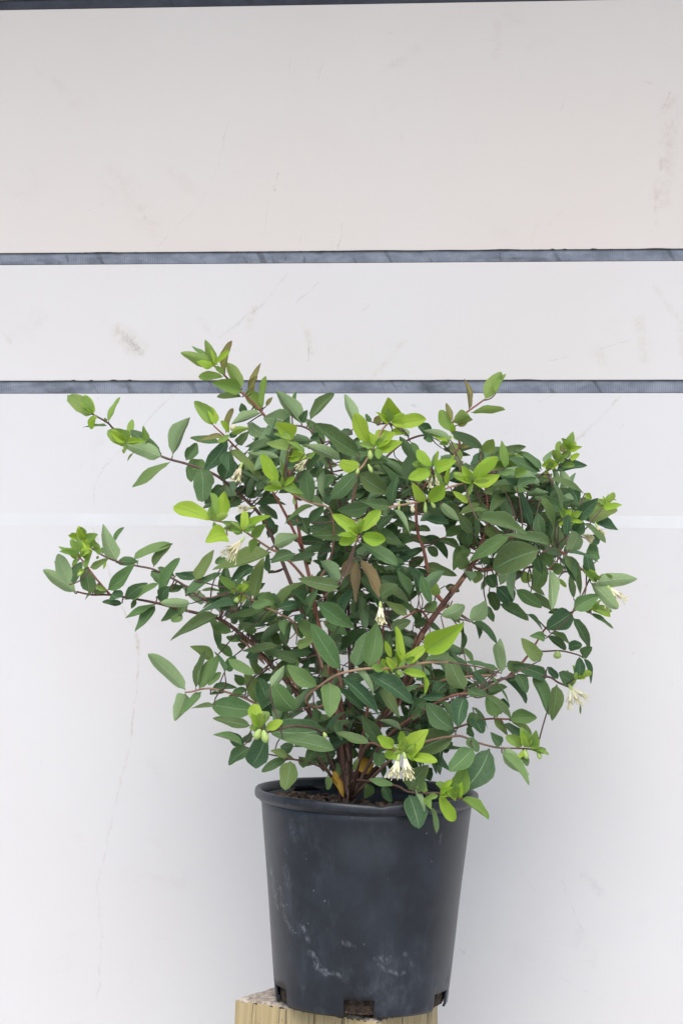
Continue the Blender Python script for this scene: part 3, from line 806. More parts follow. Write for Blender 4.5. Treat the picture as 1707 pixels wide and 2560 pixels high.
# per picture tile: origin, scale; each leaf: base x, y, tip x, y, visible width, colour + layer
TILES = [
((100, 840, 3.92), """
525,770,320,625,200,l1;530,765,455,560,130,y1;330,620,270,580,25,l1;675,840,775,600,55,l1;660,880,425,885,34,m1;650,840,630,800,40,l1;860,1060,712,950,170,l2;
880,995,905,812,78,l1;1190,1150,920,920,160,d1;1045,1045,1010,885,70,l2;1190,1185,808,1050,165,p2;915,1150,850,1222,28,l1;830,1100,822,1150,30,y1;1300,1172,1455,800,132,p2;
1285,1230,905,1455,85,m2;1430,1220,1535,1055,115,d1;1440,1270,1482,1425,85,d2"""),
((440, 840, 3.92), """
240,1290,230,1545,250,d2;310,1310,125,1235,150,m1;
375,300,65,175,122,l2;375,285,290,50,108,l1;350,255,165,95,62,m1;485,385,498,65,66,r2;470,400,235,378,80,l2;650,512,508,275,122,l1;645,545,350,458,140,l2;650,600,395,555,75,m1;
740,560,782,282,85,r1;710,540,785,400,60,r2;830,742,705,560,140,l1;850,702,870,402,66,l2;885,690,945,598,42,r1;690,765,650,645,85,d1;835,755,550,850,78,p2;
1130,870,835,800,205,p2;1240,872,1000,540,135,p2;1150,700,1172,545,55,m1;1312,830,1530,540,112,d1;1230,850,1280,735,85,d1;370,880,193,660,132,l2;392,865,330,685,100,y1;
490,960,545,722,76,r2;470,985,222,1000,75,r2;450,1050,150,990,85,d1;510,1010,287,1300,150,d2;530,1000,600,920,70,d1;470,1420,530,1140,165,d1;520,1110,865,1362,125,m2;
690,1140,990,1200,100,p1;700,860,900,975,125,p1;770,1035,885,945,115,m1;600,1065,690,948,105,d1;700,1125,1000,990,110,d1;
1150,1012,965,850,165,y3;1130,1015,968,930,65,l3;1150,1095,885,1050,104,l3;1262,1150,1115,1020,64,l3;1290,1180,1080,1180,125,y3;1300,1200,1360,1140,50,l3;
1005,1440,840,1180,145,y3;1060,1480,1042,1220,62,l3;1060,1495,865,1488,68,y3;1195,1565,1140,1450,105,y3;1205,1565,1232,1450,42,l3;
1450,1095,1295,790,130,m1;1355,880,1450,860,50,d1;1410,1000,1300,1000,90,d0;1280,1290,1060,1285,95,d2;1430,1480,1430,1300,105,m1;1440,1560,1480,1430,90,d1;
1050,1480,630,1410,100,d1;760,1390,535,1385,65,d1;860,1440,990,1180,110,d0;1000,1330,760,1250,110,d0;1450,1300,1570,1250,90,d0;1510,1090,1620,1050,80,d0;1300,1100,1180,960,100,d0"""),
((430, 1180, 3.92), """
515,130,320,300,135,d1;630,235,510,110,105,p1;745,200,608,175,85,d1;660,250,560,325,100,d1;850,235,690,140,120,m1;
410,478,38,295,135,y3;465,480,525,212,150,y3;400,465,385,208,85,l3;545,620,345,680,200,y3;690,605,500,488,112,l3;705,585,935,425,95,y3;755,555,840,470,62,m3;770,625,932,525,115,l3;830,645,770,795,85,l3;
1000,722,1235,628,140,p2;1205,800,978,880,130,d2;975,785,425,972,160,m2;805,925,598,1055,112,d1;545,850,418,890,65,m1;808,1245,885,850,150,m2;945,985,950,790,65,d1;940,990,1010,970,24,d1;
228,1062,390,765,132,m2;235,1045,45,1000,95,d1;130,1205,462,985,92,d2;10,1165,105,1120,65,d1;185,1290,-70,1262,92,p2;
622,1150,468,1018,95,l3;722,1185,700,1058,85,l2;722,1222,608,1272,85,y3;640,1215,280,1250,95,d1;650,1292,280,1312,115,d2;
825,1220,1025,1245,150,m1;770,1315,945,1270,85,m2;1310,1075,890,1495,92,m2;930,1350,555,1415,95,d1;1040,1335,1235,1272,95,d1;1240,1275,1395,1430,130,d1;
450,1400,-5,1572,165,d2;280,1160,510,1165,40,d1;560,1140,690,1130,90,d0;1060,1500,930,1400,100,m1;1110,1435,1100,1590,95,m2;1400,1600,1225,1470,150,m2;
1345,495,1490,340,95,d2;1280,500,1125,445,120,d1;1270,445,1345,610,120,d1;1400,330,1085,425,62,m2;1370,870,1240,840,85,d1;1362,300,1330,0,148,d2;
820,320,1110,300,80,d1;870,220,1060,260,90,d0;660,510,780,390,140,d1;1000,560,900,440,110,d1;940,640,1010,490,110,d1;760,810,880,700,100,d0;680,1480,820,1400,110,d1;700,1560,830,1510,110,m1;
560,1270,440,1180,80,d0;100,1390,0,1450,90,m1;150,1310,60,1380,80,d1;1160,1370,1290,1310,70,d1;1190,1450,1300,1400,70,d1;1360,900,1240,760,80,d1;420,1560,560,1500,120,m1"""),
((800, 900, 3.92), """
680,592,650,358,205,y2;640,605,665,425,82,m3;690,580,800,535,82,m3;700,645,1025,578,150,y3;560,642,590,555,85,r2;640,685,600,868,210,y3;700,700,830,722,72,y2;490,838,328,535,172,y3;500,605,462,540,62,m2;
530,872,802,820,132,y2;385,1052,178,970,165,y3;350,655,235,345,95,p1;390,925,-40,650,200,d2;210,985,-120,850,95,p2;370,1085,88,1335,190,d2;372,1112,692,1312,172,d2;
905,1090,500,985,145,d1;712,1405,735,1150,95,d2;320,725,230,678,75,d1;1070,750,965,640,135,d1;1020,745,1105,802,85,d1;870,745,795,662,65,p2;882,800,975,960,64,m2;
1282,792,1025,690,100,p2;1262,802,1065,725,66,y2;1255,805,1165,830,66,l2;1278,705,1180,510,132,l2;1292,605,1240,425,62,r2;1300,612,1472,560,155,l2;1340,640,1442,605,55,r2;1455,492,1442,188,38,r2;
1350,1005,1285,800,125,l1;1380,870,1490,800,80,r1;1400,1000,1330,1100,130,l1;1090,1042,968,878,122,y3;1080,1085,878,1155,132,y3;1082,1062,930,1028,80,l3;1100,1062,1112,928,48,m3;1120,1062,1285,990,150,y3;1250,1235,1258,945,75,y3;1150,1150,1245,1212,112,l2;
1030,1392,925,1220,104,y3;1062,1382,1205,1230,150,y3;1290,1282,1440,1392,64,y3;685,1428,418,1392,135,d2;480,1432,188,1462,150,d2;1165,1400,1362,1562,75,p2;
1205,1320,1305,1452,115,d1;1290,1390,1580,1345,64,d1;1570,1410,1368,1512,64,m2;1270,1165,1445,1135,115,m1;400,860,480,960,90,d1;760,1155,990,1290,130,d0;740,1140,900,1100,90,d0;
300,830,400,760,60,d1;170,1540,90,1480,110,d1;250,1300,190,1400,80,m0;330,1270,260,1360,80,m0;560,1330,480,1250,130,d0;900,1240,800,1380,140,d0;1000,1170,1050,1300,100,d0;130,1010,20,960,90,d0"""),
((1150, 900, 3.484), """
215,345,345,118,112,l2;310,290,375,115,45,l1;90,460,375,425,48,l2;190,805,282,675,122,l1;140,960,165,775,135,d2;100,1050,302,858,132,y3;110,1070,322,1020,135,y3;
360,955,285,830,100,r1;390,942,378,718,78,l2;430,945,445,782,64,l1;320,985,472,970,66,m2;470,1012,582,955,85,l2;712,962,488,755,85,d2;700,972,432,840,75,d2;
855,835,862,712,60,l2;880,805,918,728,55,r2;920,815,1000,715,64,y2;920,865,942,785,75,l2;950,855,1045,832,66,y2;760,965,782,865,85,l2;880,930,992,912,52,l2;742,1035,748,960,44,y2;830,970,1092,895,85,d1;
945,1145,890,968,115,p1;780,1042,1085,1085,64,d2;640,1130,852,1320,115,d2;700,1190,862,1432,74,m2;812,1062,890,1290,54,d2;962,1275,868,1130,115,m1;978,1275,985,1200,44,l2;1028,1245,955,1110,95,d0;765,1080,830,1290,95,m1;
270,1078,585,1092,54,d2;490,1092,655,1030,85,d2;380,1130,592,1140,64,m2;140,1150,265,1185,90,d1;55,1192,215,1212,46,d1;-5,1332,222,1270,74,m2;40,1435,200,1300,135,d1;415,1190,545,1262,66,m1;295,1270,455,1362,75,m1;
250,1230,430,1200,90,d0;640,1200,720,1340,120,d0;700,1260,600,1330,120,d0;330,1150,300,1060,80,m0;420,1350,480,1270,80,d0"""),
((1150, 1220, 3.484), """
565,130,530,302,125,d2;970,285,1187,98,125,d2;1120,290,1345,150,190,m1;1240,172,1388,140,74,y2;1250,112,1350,88,32,l1;1085,45,1135,95,55,y1;1070,302,1262,465,54,d2;800,495,408,358,135,d3;695,535,285,695,235,d3;
432,420,92,582,122,m2;210,350,345,400,105,m1;145,278,562,375,115,d3;720,432,678,228,105,d2;722,432,852,330,135,d1;880,535,860,370,135,d2;930,420,938,240,74,d3;922,245,965,190,44,y3;970,292,1062,298,34,y3;855,320,905,308,44,y3;
990,385,1062,300,125,d2;935,562,1015,382,142,p3;930,562,1185,582,54,d2;900,580,1112,902,125,d3;892,592,1000,800,95,d2;1180,642,1165,450,115,m1;1150,772,1120,588,125,d1;
1190,822,1512,790,145,p2;1130,822,1400,1055,132,p2;980,1062,1192,948,145,m2;1120,1042,1308,1112,74,y2;1120,1092,1328,1212,38,d1;980,1132,1168,1375,84,d2;970,1085,775,1210,185,d1;870,1065,765,1085,50,d1;
770,702,852,1050,60,p2;610,920,832,1042,74,d1;600,862,742,932,54,m1;720,562,790,682,125,m1;800,700,895,690,110,m0;740,700,670,830,150,m0;850,790,922,862,44,l0;610,812,525,735,95,l0;985,965,960,765,66,d1;
350,842,402,755,92,p2;310,862,450,1000,150,d1;480,882,702,1022,105,m1;340,1012,585,1140,95,d1;578,1100,722,1222,38,d1;80,1162,222,980,135,p2;232,1022,290,1162,64,d1;90,1170,335,1312,38,d1;130,1182,172,1312,33,d1;
742,1312,612,1290,85,m2;752,1292,932,1402,74,d1;780,1262,955,1350,28,m1;940,1402,1045,1370,95,d1;1060,1465,1135,1390,105,d1;700,1500,545,1320,140,m2;360,1570,340,1328,95,p2;
160,600,270,640,80,m1;40,500,80,380,110,d1;60,700,10,580,120,m1;100,800,190,760,100,m1;230,760,300,870,110,d0;420,790,480,700,90,m0;30,460,150,480,90,m1;330,560,250,480,110,d1;250,900,310,1030,120,d0;560,440,640,340,120,d0;620,300,700,400,130,d0;1090,440,1200,470,80,d1;1140,1090,1060,1010,60,m1;380,600,470,520,90,d0;160,420,60,360,90,d0"""),
((90, 1240, 3.92), """
400,945,80,735,145,p2;330,870,235,565,142,p2;260,830,190,640,80,d1;340,890,445,660,125,d1;530,950,500,700,180,d2;440,610,228,508,78,l2;410,590,360,440,78,l2;445,590,430,400,46,l2;460,440,345,365,62,l1;465,430,440,310,78,l2;
450,590,545,530,80,l2;480,720,530,525,72,l3;550,490,575,360,52,l1;560,450,620,555,82,l2;510,430,465,490,22,m1;480,715,405,785,50,y3;660,570,645,500,40,m1;795,635,650,288,162,p2;770,450,855,305,52,m1;
530,700,725,620,92,m2;690,640,660,710,26,y1;580,880,690,920,50,l2;700,925,985,680,150,m2;790,655,980,640,92,d2;950,625,1272,412,92,m2;1150,700,1308,455,78,d1;1130,735,1230,840,120,d1;1190,700,1350,760,60,d1;1230,1000,1350,615,92,m2;
1370,780,1580,760,82,d1;870,1020,1080,860,110,d1;930,1015,1180,860,85,m2;975,1010,935,1098,48,d1;740,960,860,1010,150,d2;850,1050,655,1045,72,d2;590,905,470,1000,50,d1;560,940,680,935,60,d1;
1190,1052,885,1175,52,m2;1170,1075,985,1330,112,d2;1225,1020,1300,900,120,d1;1290,940,1440,890,82,d1;1430,1080,1242,1222,100,d1;1180,985,1290,1010,90,d1;1470,980,1580,870,90,d1;
620,590,590,620,30,l1;1000,680,1005,625,14,m1"""),
((780, 1220, 3.92), """
440,432,208,255,142,y3;480,432,665,228,132,y3;440,482,300,525,122,y3;490,472,708,500,145,y3;450,400,480,300,50,l3;345,435,-5,470,172,d2;480,542,822,738,132,d3;630,402,775,275,95,d2;250,335,165,210,125,d1;
440,700,408,1105,78,k2;472,690,635,1075,112,k2;405,680,262,870,110,k1;520,690,545,590,90,b1;800,210,1002,432,48,p2;830,725,1085,590,105,d1;560,765,722,830,95,m1;660,1065,812,958,135,d2;
1080,470,1340,672,105,d1;1235,520,1475,602,42,m1;1470,585,1500,420,105,d1;1300,482,1580,370,95,m1;1190,240,1390,432,85,d1;1540,560,1385,795,150,m1;880,842,1190,872,85,d0;1080,772,1400,862,115,d0;
1240,1062,1190,915,122,l2;1170,1132,1090,885,112,m2;1100,1202,1212,1120,112,m2;1260,1255,1492,1148,145,p3;935,1245,720,1118,95,m1;820,1135,1062,1180,66,m1;50,1120,408,1365,165,m3;230,992,505,1040,95,d1;370,1205,545,1090,125,d1;
100,1302,335,1432,115,m2;770,1392,962,1302,125,d1;470,1292,650,1385,110,d1;270,965,-110,890,155,d3;205,600,55,665,52,d2;240,640,200,560,60,d1;290,640,190,700,95,d1;260,700,420,600,130,d0;160,760,330,700,90,d0;
720,450,820,350,130,d0;800,560,930,480,130,d0;760,640,880,580,110,d0;600,560,700,640,130,d0;950,780,1060,700,120,d0;860,960,720,870,120,d0;640,920,800,880,90,d0;960,960,880,1060,100,d0;900,1080,1060,1010,100,d0;1010,350,900,440,110,d0;1040,380,1150,420,70,d0;1120,580,1250,650,90,d0;
1050,1300,960,1200,120,d0;1000,1350,1130,1300,110,d1;1390,1250,1440,1340,110,d1;420,1470,520,1390,100,d0;560,1130,640,1250,110,d0;820,1480,720,1400,110,d0;930,1420,1030,1500,110,d0;1300,960,1440,1000,80,d0;1480,1300,1470,1500,60,d1"""),
((370, 1560, 3.92), """
372,652,65,268,132,p2;372,682,270,898,175,p2;525,665,310,880,92,m2;470,632,550,275,82,d3;500,642,680,335,152,m2;650,345,425,220,125,m1;590,605,712,480,85,m2;620,652,855,600,64,d1;610,690,745,680,34,d1;650,800,428,800,68,d2;
752,472,700,260,54,d2;830,325,690,198,84,m1;820,80,650,20,110,m1;915,160,780,130,85,m1;1055,492,808,338,125,m2;955,582,858,500,80,m1;1050,845,638,785,232,m3;1015,1000,655,918,125,d2;1080,785,955,475,145,m2;
1250,922,1100,548,205,d3;1440,845,1260,590,215,m2;1200,612,1335,418,105,p3;1380,558,1425,378,150,m2;1570,560,1388,430,155,m2;1080,992,1048,785,145,y3;1150,1032,1305,945,92,y3;1060,1042,1000,1020,92,l3;
930,1192,658,1075,64,m2;940,1192,800,1060,112,d2;940,1162,1015,1078,90,d1;1000,1212,798,1372,145,d2;1150,1102,1040,1365,225,d3;1372,1312,1210,1240,85,m2;1362,1332,1098,1425,105,d3;1395,1342,1345,1605,180,m3;
1742,1035,1230,1060,285,d3;1320,1125,1805,1215,160,d3;860,100,960,170,90,d1;1100,220,960,330,110,d1;1170,200,1080,130,110,d1;1130,480,1040,400,90,m1;760,450,830,340,110,m1;940,690,780,700,60,m1;1270,270,1330,330,70,m1;1330,230,1180,200,70,d1;
950,220,885,200,60,d1;1440,660,1540,760,110,m1;940,600,850,540,70,m1;1430,1200,1280,1180,120,d1;1240,1260,1420,1330,80,m1;1480,1300,1540,1400,90,d1;1500,580,1430,620,80,d1;1330,500,1400,560,60,d1;820,680,960,640,70,m1"""),
((720, 1560, 3.92), """
510,452,250,18,195,m3;655,425,745,75,165,d3;790,425,862,5,192,m3;520,522,892,868,132,d3;652,422,875,662,58,p3;770,492,1202,712,152,d3;400,572,410,890,212,m3;292,612,15,418,155,m2;
1120,385,1045,38,104,y3;1012,335,955,172,64,y3;1080,402,1060,250,95,y3;1022,505,935,335,112,y3;1060,555,1055,460,74,l3;1150,375,1345,205,132,y3;1260,375,1140,350,80,l3;1120,462,1342,505,84,y3;1325,500,1342,675,40,y3;
945,442,825,412,85,l2;370,1042,525,838,66,d2;805,1172,488,1058,112,d2;560,1152,388,1090,85,d1;925,1172,742,908,135,d2;1112,1042,898,930,64,p2;1400,1055,1005,918,145,d1;1225,742,1580,705,105,d1;
1040,1205,888,1108,115,y3;1112,1275,925,1278,135,y3;1140,1255,1300,1075,235,y3;1130,1190,1108,1058,85,y3;1185,1262,1452,1362,122,y3;880,1242,882,1405,135,d2;660,1420,840,1365,150,o1;905,1400,700,1490,90,b1;480,1265,200,1310,140,d1;
430,1260,330,1430,150,d1;500,1340,480,1480,90,m1;660,1310,640,1230,80,m1;720,1320,830,1240,120,d1;440,1430,510,1568,60,o2;1500,1180,1440,1360,100,d1;920,1350,930,1500,60,d1;
110,380,330,320,85,d1;80,200,270,170,120,m2;170,100,80,20,160,m1;330,420,460,480,150,d1;30,600,170,600,90,d1;100,700,150,780,120,m1;240,830,330,930,100,d1;600,800,640,900,90,d1;890,760,960,820,110,d1;880,640,970,800,110,d1;
560,210,600,120,120,m1;930,300,990,100,110,d1;1070,560,1260,560,110,d1;1010,850,920,900,110,d0;1250,830,1330,750,120,d1;1200,900,1330,860,110,d1;1350,950,1390,1080,120,d1;980,1020,1070,1140,130,d0;600,1000,680,900,110,d0;420,1000,290,900,60,d1;720,1040,630,980,80,d0;1420,640,1560,620,90,d1;1480,560,1568,480,90,d1;560,640,620,740,90,d0;250,1230,190,1330,110,d1;560,60,400,20,80,m1"""),
((1060, 1560, 3.564), """
-10,245,335,5,195,y3;0,330,218,265,105,p3;360,585,232,282,172,d3;385,580,555,650,112,d2;688,440,672,142,104,p3;662,412,342,322,54,d2;1102,472,825,372,135,d2;830,435,740,310,135,m1;960,462,1122,772,104,d2;1180,540,1118,858,132,d3;
1100,380,1175,472,74,d1;1330,522,1215,440,125,d1;1282,545,1270,420,84,m2;1390,730,1388,802,22,m1;1380,290,1368,482,92,d1;1415,302,1497,522,54,d1;1345,500,1350,440,40,l2;560,462,785,640,48,m2;680,472,942,662,54,d2;830,442,912,602,115,d1;
550,642,832,802,64,d2;560,632,690,560,110,m1;650,835,560,645,150,m2;600,660,720,790,110,d1;762,842,1000,838,135,m2;770,862,957,982,64,m2;690,890,897,1078,48,d1;622,832,732,982,74,m2;430,742,572,922,44,d1;400,1000,435,908,100,d3;
395,1010,475,1112,100,d3;685,1082,585,968,95,d2;700,1092,920,1332,125,p3;690,1150,937,1402,95,m2;870,1092,755,1010,105,l3;960,1115,992,955,98,l3;950,1122,1102,1158,33,l3;340,205,475,432,54,m1;90,1245,135,1145,90,d1;
205,545,275,455,125,d2;120,585,190,480,115,m1;210,660,-10,660,85,d2;270,942,35,715,172,d3;360,642,305,925,175,d3;265,1000,-65,1120,205,d3;435,1110,238,1292,172,m3;580,1108,358,1455,250,d3;
440,820,520,940,120,d1;480,800,400,900,100,d1;750,480,830,490,60,d1;100,480,190,420,110,d1;60,900,20,780,150,d1;180,1150,240,1060,80,d1;650,700,760,740,80,d1;0,1300,60,1400,120,d1;330,60,330,290,50,d1;880,1150,920,1250,70,m2;430,430,560,560,80,d1;70,440,0,400,90,d1;560,390,610,440,50,d1"""),
((800, 1850, 3.564), """
790,442,965,225,195,d2;792,490,880,765,182,d3;840,432,952,632,64,p3;930,472,922,342,95,l3;950,502,980,622,75,l3;980,592,1075,782,44,d3;1062,482,1192,712,122,y3;1212,512,1038,385,92,l3;1242,522,1500,690,74,l3;1218,512,1275,210,165,l2;
70,322,62,428,78,m2;420,382,420,522,98,m3;560,402,632,548,84,d2;665,402,448,345,66,m3;95,330,215,480,60,o2;1010,120,1080,200,100,d1;300,270,330,180,60,m2"""),
]
leaves = []
for (ox, oy, sc), txt in TILES:
    for rec in txt.replace('\n', '').split(';'):
        f = rec.split(',')
        bx, by, tx, ty, wd = [float(v) for v in f[:5]]
        leaves.append((ox + bx / sc, oy + by / sc, ox + tx / sc, oy + ty / sc, wd / sc, f[5][0], f[5][1]))

VIEW0 = Vector((0, 0, CAM_Z)) - SB
def leaf_frame(b, tip, wvis, L2, under, rnd):
    """matrix of a leaf from its base and tip; rolled so that it shows the given width"""
    d = tip - b
    L = d.length
    dn = d / L
    v = (VIEW0 - b).normalized()
    v = (v - dn * v.dot(dn))
    v.normalize()
    s = dn.cross(v)
    wreal = max(wvis * 1.02, .35 * L)
    if wvis < .30 * L2: wreal = max(wvis * 1.02, .32 * L)
    phi = math.acos(max(.12, min(1, wvis / wreal)))
    phi = min(phi, 1.25)
    n1 = v * math.cos(phi) + s * math.sin(phi)
    n2 = v * math.cos(phi) - s * math.sin(phi)
    nn = n1 if (n1.z > n2.z) != under else n2
    if under: nn = -(nn + v * .5).normalized()
    nn = (nn - dn * nn.dot(dn)).normalized()
    y = nn.cross(dn)
    M = Matrix((dn * L, y * wreal, nn * wreal)).transposed().to_4x4()
    M.translation = b
    return M

def nearest_stem(px, py, depth, rng):
    best = None
    for q in flat_px:
        d2 = (q[0] - px) ** 2 + (q[1] - py) ** 2
        if d2 < rng * rng and abs(q[2] - depth) < .10:
            sc_ = math.sqrt(d2) + abs(q[2] - depth) * 120
            if best is None or sc_ < best[0]: best = (sc_, q)
    return best
def nearest3d(p):
    return min(flat_px, key=lambda q: (q[3] - p).length_squared)

rl = random.Random(21)
built = []
twigs = []
for bx, by, tx, ty, wd, c, lay in leaves:
    dep = LAYER[lay] + rl.uniform(-.012, .012)
    hit = nearest_stem(bx, by, dep, 16)
    if hit:
        q = hit[1]
        dep = q[2] + rl.uniform(-.004, .004)
        si = q[4]
        b = P(bx, by, dep) - SB
        if (q[3] - b).length > .004: twigs.append((q[3], b, .0008))
    else:
        b = P(bx, by, dep) - SB
        q = nearest3d(b)
        si = q[4]
        twigs.append((q[3], b, .0008))
    Lpx = math.hypot(tx - bx, ty - by)
    Lm = Lpx * (D0 + dep) / FPX
    tilt = rl.uniform(-.55, .25) if lay in '23' else rl.uniform(-.35, .45)
    if wd / Lpx > .8: tilt = -rl.uniform(.6, .9)
    elif wd / Lpx > .6: tilt = math.copysign(rl.uniform(.35, .6), tilt)
    tip_d = dep + tilt * Lm
    tip_d = min(tip_d, .20)
    tip = P(bx + (tx - bx) * 1.05, by + (ty - by) * 1.05, tip_d) - SB
    under = c == 'p' or (c in 'l' and by < 1250 and rl.random() < .35)
    wm = wd * .97 * (D0 + dep) / FPX
    M = leaf_frame(b, tip, wm, Lm, under, rl)
    ratio = wd / Lpx
    if c in 'kb': sh = 'n'
    elif ratio > .62: sh = rl.choice('rrv')
    elif c in 'ylr': sh = rl.choice('eeov')
    else: sh = rl.choice('eevvn')
    if ratio > .38: var = rl.choice((0, 1, 2, 4, 6, 9, 10))
    else: var = rl.choice((0, 2, 3, 5, 7, 8, 10, 11))
    if c in 'yl' and ratio > .4: var = rl.choice((0, 1, 2, 4, 6, 9))
    built.append((Lpx * max(wd, 8), M, sh, var, c, si))
built.sort(key=lambda r: -r[0])

class Soup:
    def __init__(self): self.V, self.F, self.UV, self.MI = [], [], [], []
    def leaf(self, M, sh, var, mi):
        V, UV, F = VARS[sh][var]
        o = len(self.V)
        self.V += [tuple(M @ Vector(v)) for v in V]
        for f in F:
            self.F.append(tuple(o + k for k in f)); self.MI.append(mi)
            self.UV += [UV[k] for k in f]
    def obj(self, name, mats, parent):
        me = mesh(name, self.V, self.F, True)
        ul = me.uv_layers.new(name='UVMap')
        ul.data.foreach_set('uv', [x for uv in self.UV for x in uv])
        for m_ in mats: me.materials.append(m_)
        me.polygons.foreach_set('material_index', self.MI)
        return link(name, me, None, parent)
KEYS = list(LM)
soup = Soup()
NLEAF = 298
for i, (ar, M, sh, var, c, si) in enumerate(built):
    if i < NLEAF:
        o = link('leaf', leaf_data(sh, var, c), None, stem_objs[si])
        o.matrix_local = M
        if c == 'k' and i < 400: o['label'] = 'withered brown leaf hanging limp'
        if c == 'o': o['label'] = 'yellowed leaf low in the shrub'
    else:
        soup.leaf(M, sh, var, KEYS.index(c))
# inner leaves deep in the bush, too many and too hidden to tell apart
BLOBS = [(880,1330,110,120,26),(1260,1290,130,80,26),(1240,1400,110,40,6),(690,1170,90,60,14),(900,1190,120,70,22),(950,1480,120,100,26),(640,1530,90,45,10),(760,1640,90,70,14),
         (960,1750,140,90,28),(1130,1690,90,70,10),(700,1760,110,60,14),(1060,1830,90,50,10),(860,1850,110,60,16),(1290,1190,90,50,12),(1360,1330,80,70,12),(1090,1230,110,60,12),(790,1500,70,60,10),(1010,1620,80,60,10),(590,1240,60,40,5),(1180,1170,70,50,7),(1410,1270,50,50,6),(640,1130,70,40,6),(560,1520,60,30,5),(1240,1560,40,30,0)]
rf = random.Random(77)
for cx, cy, rx, ry, n in BLOBS:
    for k in range(int(n * 2.6)):
        while True:
            a, b_ = rf.uniform(-1, 1), rf.uniform(-1, 1)
            if a * a + b_ * b_ < 1: break
        dep = rf.uniform(-.035, .14)
        base = P(cx + a * rx, cy + b_ * ry, dep) - SB
        L = rf.uniform(.030, .050)
        q = nearest3d(base)
        aw = (base - q[3]).normalized()
        far = (base - q[3]).length
        if far > .032:                     # keep every inner leaf close to the stem that bears it
            base = q[3] + aw * .018 * (1 + rf.random()) + Vector((rf.uniform(-1, 1), rf.uniform(-1, 1), rf.uniform(-1, 1))) * .008
            aw = (base - q[3]).normalized()
        dr = (Vector((rf.gauss(0, .6), rf.gauss(0, .4), rf.gauss(.05, .45))) + aw).normalized()
        M = leaf_frame(base, base + dr * L, L * rf.uniform(.10, .36), L, rf.random() < .3, rf)
        soup.leaf(M, rf.choice('enn'), rf.randrange(12), KEYS.index('d'))
        twigs.append((q[3], base, .0006))
# tight rosettes of unfolding leaves at the shoot tips
ROS = [(3,680,610,-.09),(3,1095,1060,-.1),(3,545,850,-.1),(4,950,780,0),(4,110,1060,-.1),(4,860,900,0),(1,380,290,.0),(1,1235,1120,-.1),(1,1050,1480,-.1),(2,410,478,-.1),(2,700,590,-.1),(7,460,450,-.13),
       (9,1060,440,-.13),(9,1145,1250,-.14),(8,1090,1025,-.14),(10,930,1110,-.07),(6,450,430,.01),(6,425,600,-.03),(11,1060,490,-.125),(11,1220,515,-.12),(5,1280,150,.01),(5,920,290,-.05),(0,530,765,0),(0,850,1040,.01),
       (2,640,1180,-.06),(3,1290,740,.02),(4,400,930,.02),(5,1150,1050,.03),(1,530,960,-.02),(5,1190,815,-.04),(10,1350,470,.03)]
for k, x, y, dep in ROS:
    (ox, oy, sc), _ = TILES[k]
    c0 = P(ox + x / sc, oy + y / sc, dep - .004) - SB
    for j in range(rf.randrange(5, 9)):
        L = rf.uniform(.009, .022)
        dr = Vector((rf.gauss(0, 1), -abs(rf.gauss(.35, .5)), rf.gauss(.45, .7))).normalized()
        b0 = c0 + dr * .0012
        M = leaf_frame(b0, b0 + dr * L, L * rf.uniform(.28, .55), L, rf.random() < .25, rf)
        soup.leaf(M, rf.choice('eov'), rf.randrange(12), KEYS.index(rf.choice('yyll')))
so = soup.obj('small_leaves', [LM[k] for k in KEYS], shrub)
so['kind'] = 'stuff'
so['label'] = 'small leaves at the shoot tips and deep inside the shrub'
# twigs and leaf stalks that carry the leaves
V, F = [], []
for a, b, r in twigs:
    m1 = a.lerp(b, .5) + Vector((rf.uniform(-1, 1), rf.uniform(-1, 1), rf.uniform(-1, .7))) * .12 * (a - b).length
    v_, f_, _ = tube([a, m1, b], [r * 1.2, r, r * .8], 5)
    o = len(V)
    V += v_; F += [tuple(o + k for k in f) for f in f_]
tw_o = link('twigs', mesh('twigs', V, F, True), DKS, shrub)
tw_o['kind'] = 'stuff'
tw_o['label'] = 'fine brown twigs and leaf stalks'

# flaking bark at the foot of the trunk
V, F = [], []
for k in range(120):
    si = rf.choice((4, 36, 36, 36, 21, 4, 1))
    Q = stem_pts[si]
    i = int(rf.random() ** 1.3 * len(Q) * (.9 if si in (4, 36) else .35))
    q = Q[i]
    d = (Q[min(i + 1, len(Q) - 1)] - Q[max(i - 1, 0)]).normalized()
    s = d.cross(Vector((rf.uniform(-1, 1), -1, rf.uniform(-1, 1)))).normalized()
    o_ = s.cross(d) * (1 if s.cross(d).y < 0 else -1)
    l, wd = rf.uniform(.006, .022), rf.uniform(.0007, .002)
    b0 = q + o_ * .005 + s * rf.uniform(-.004, .004)
    t1 = b0 + d * l * rf.choice((-1, 1)) + o_ * rf.uniform(.0, .006) + s * rf.uniform(-.003, .003)
    md = b0.lerp(t1, .5) + o_ * .001
    o = len(V)
    V += [b0 - s * wd, b0 + s * wd, md + s * wd, md - s * wd, t1 + s * wd * .3, t1 - s * wd * .3]
    F += [(o, o + 1, o + 2, o + 3), (o + 3, o + 2, o + 4, o + 5)]
FLK = stem_material('peeling bark strips', (.20, .09, .05), (.30, .16, .10), (.40, .34, .30), 60)
bk = link('peeling_bark', mesh('peeling_bark', V, F), FLK, shrub)
bk['kind'] = 'stuff'

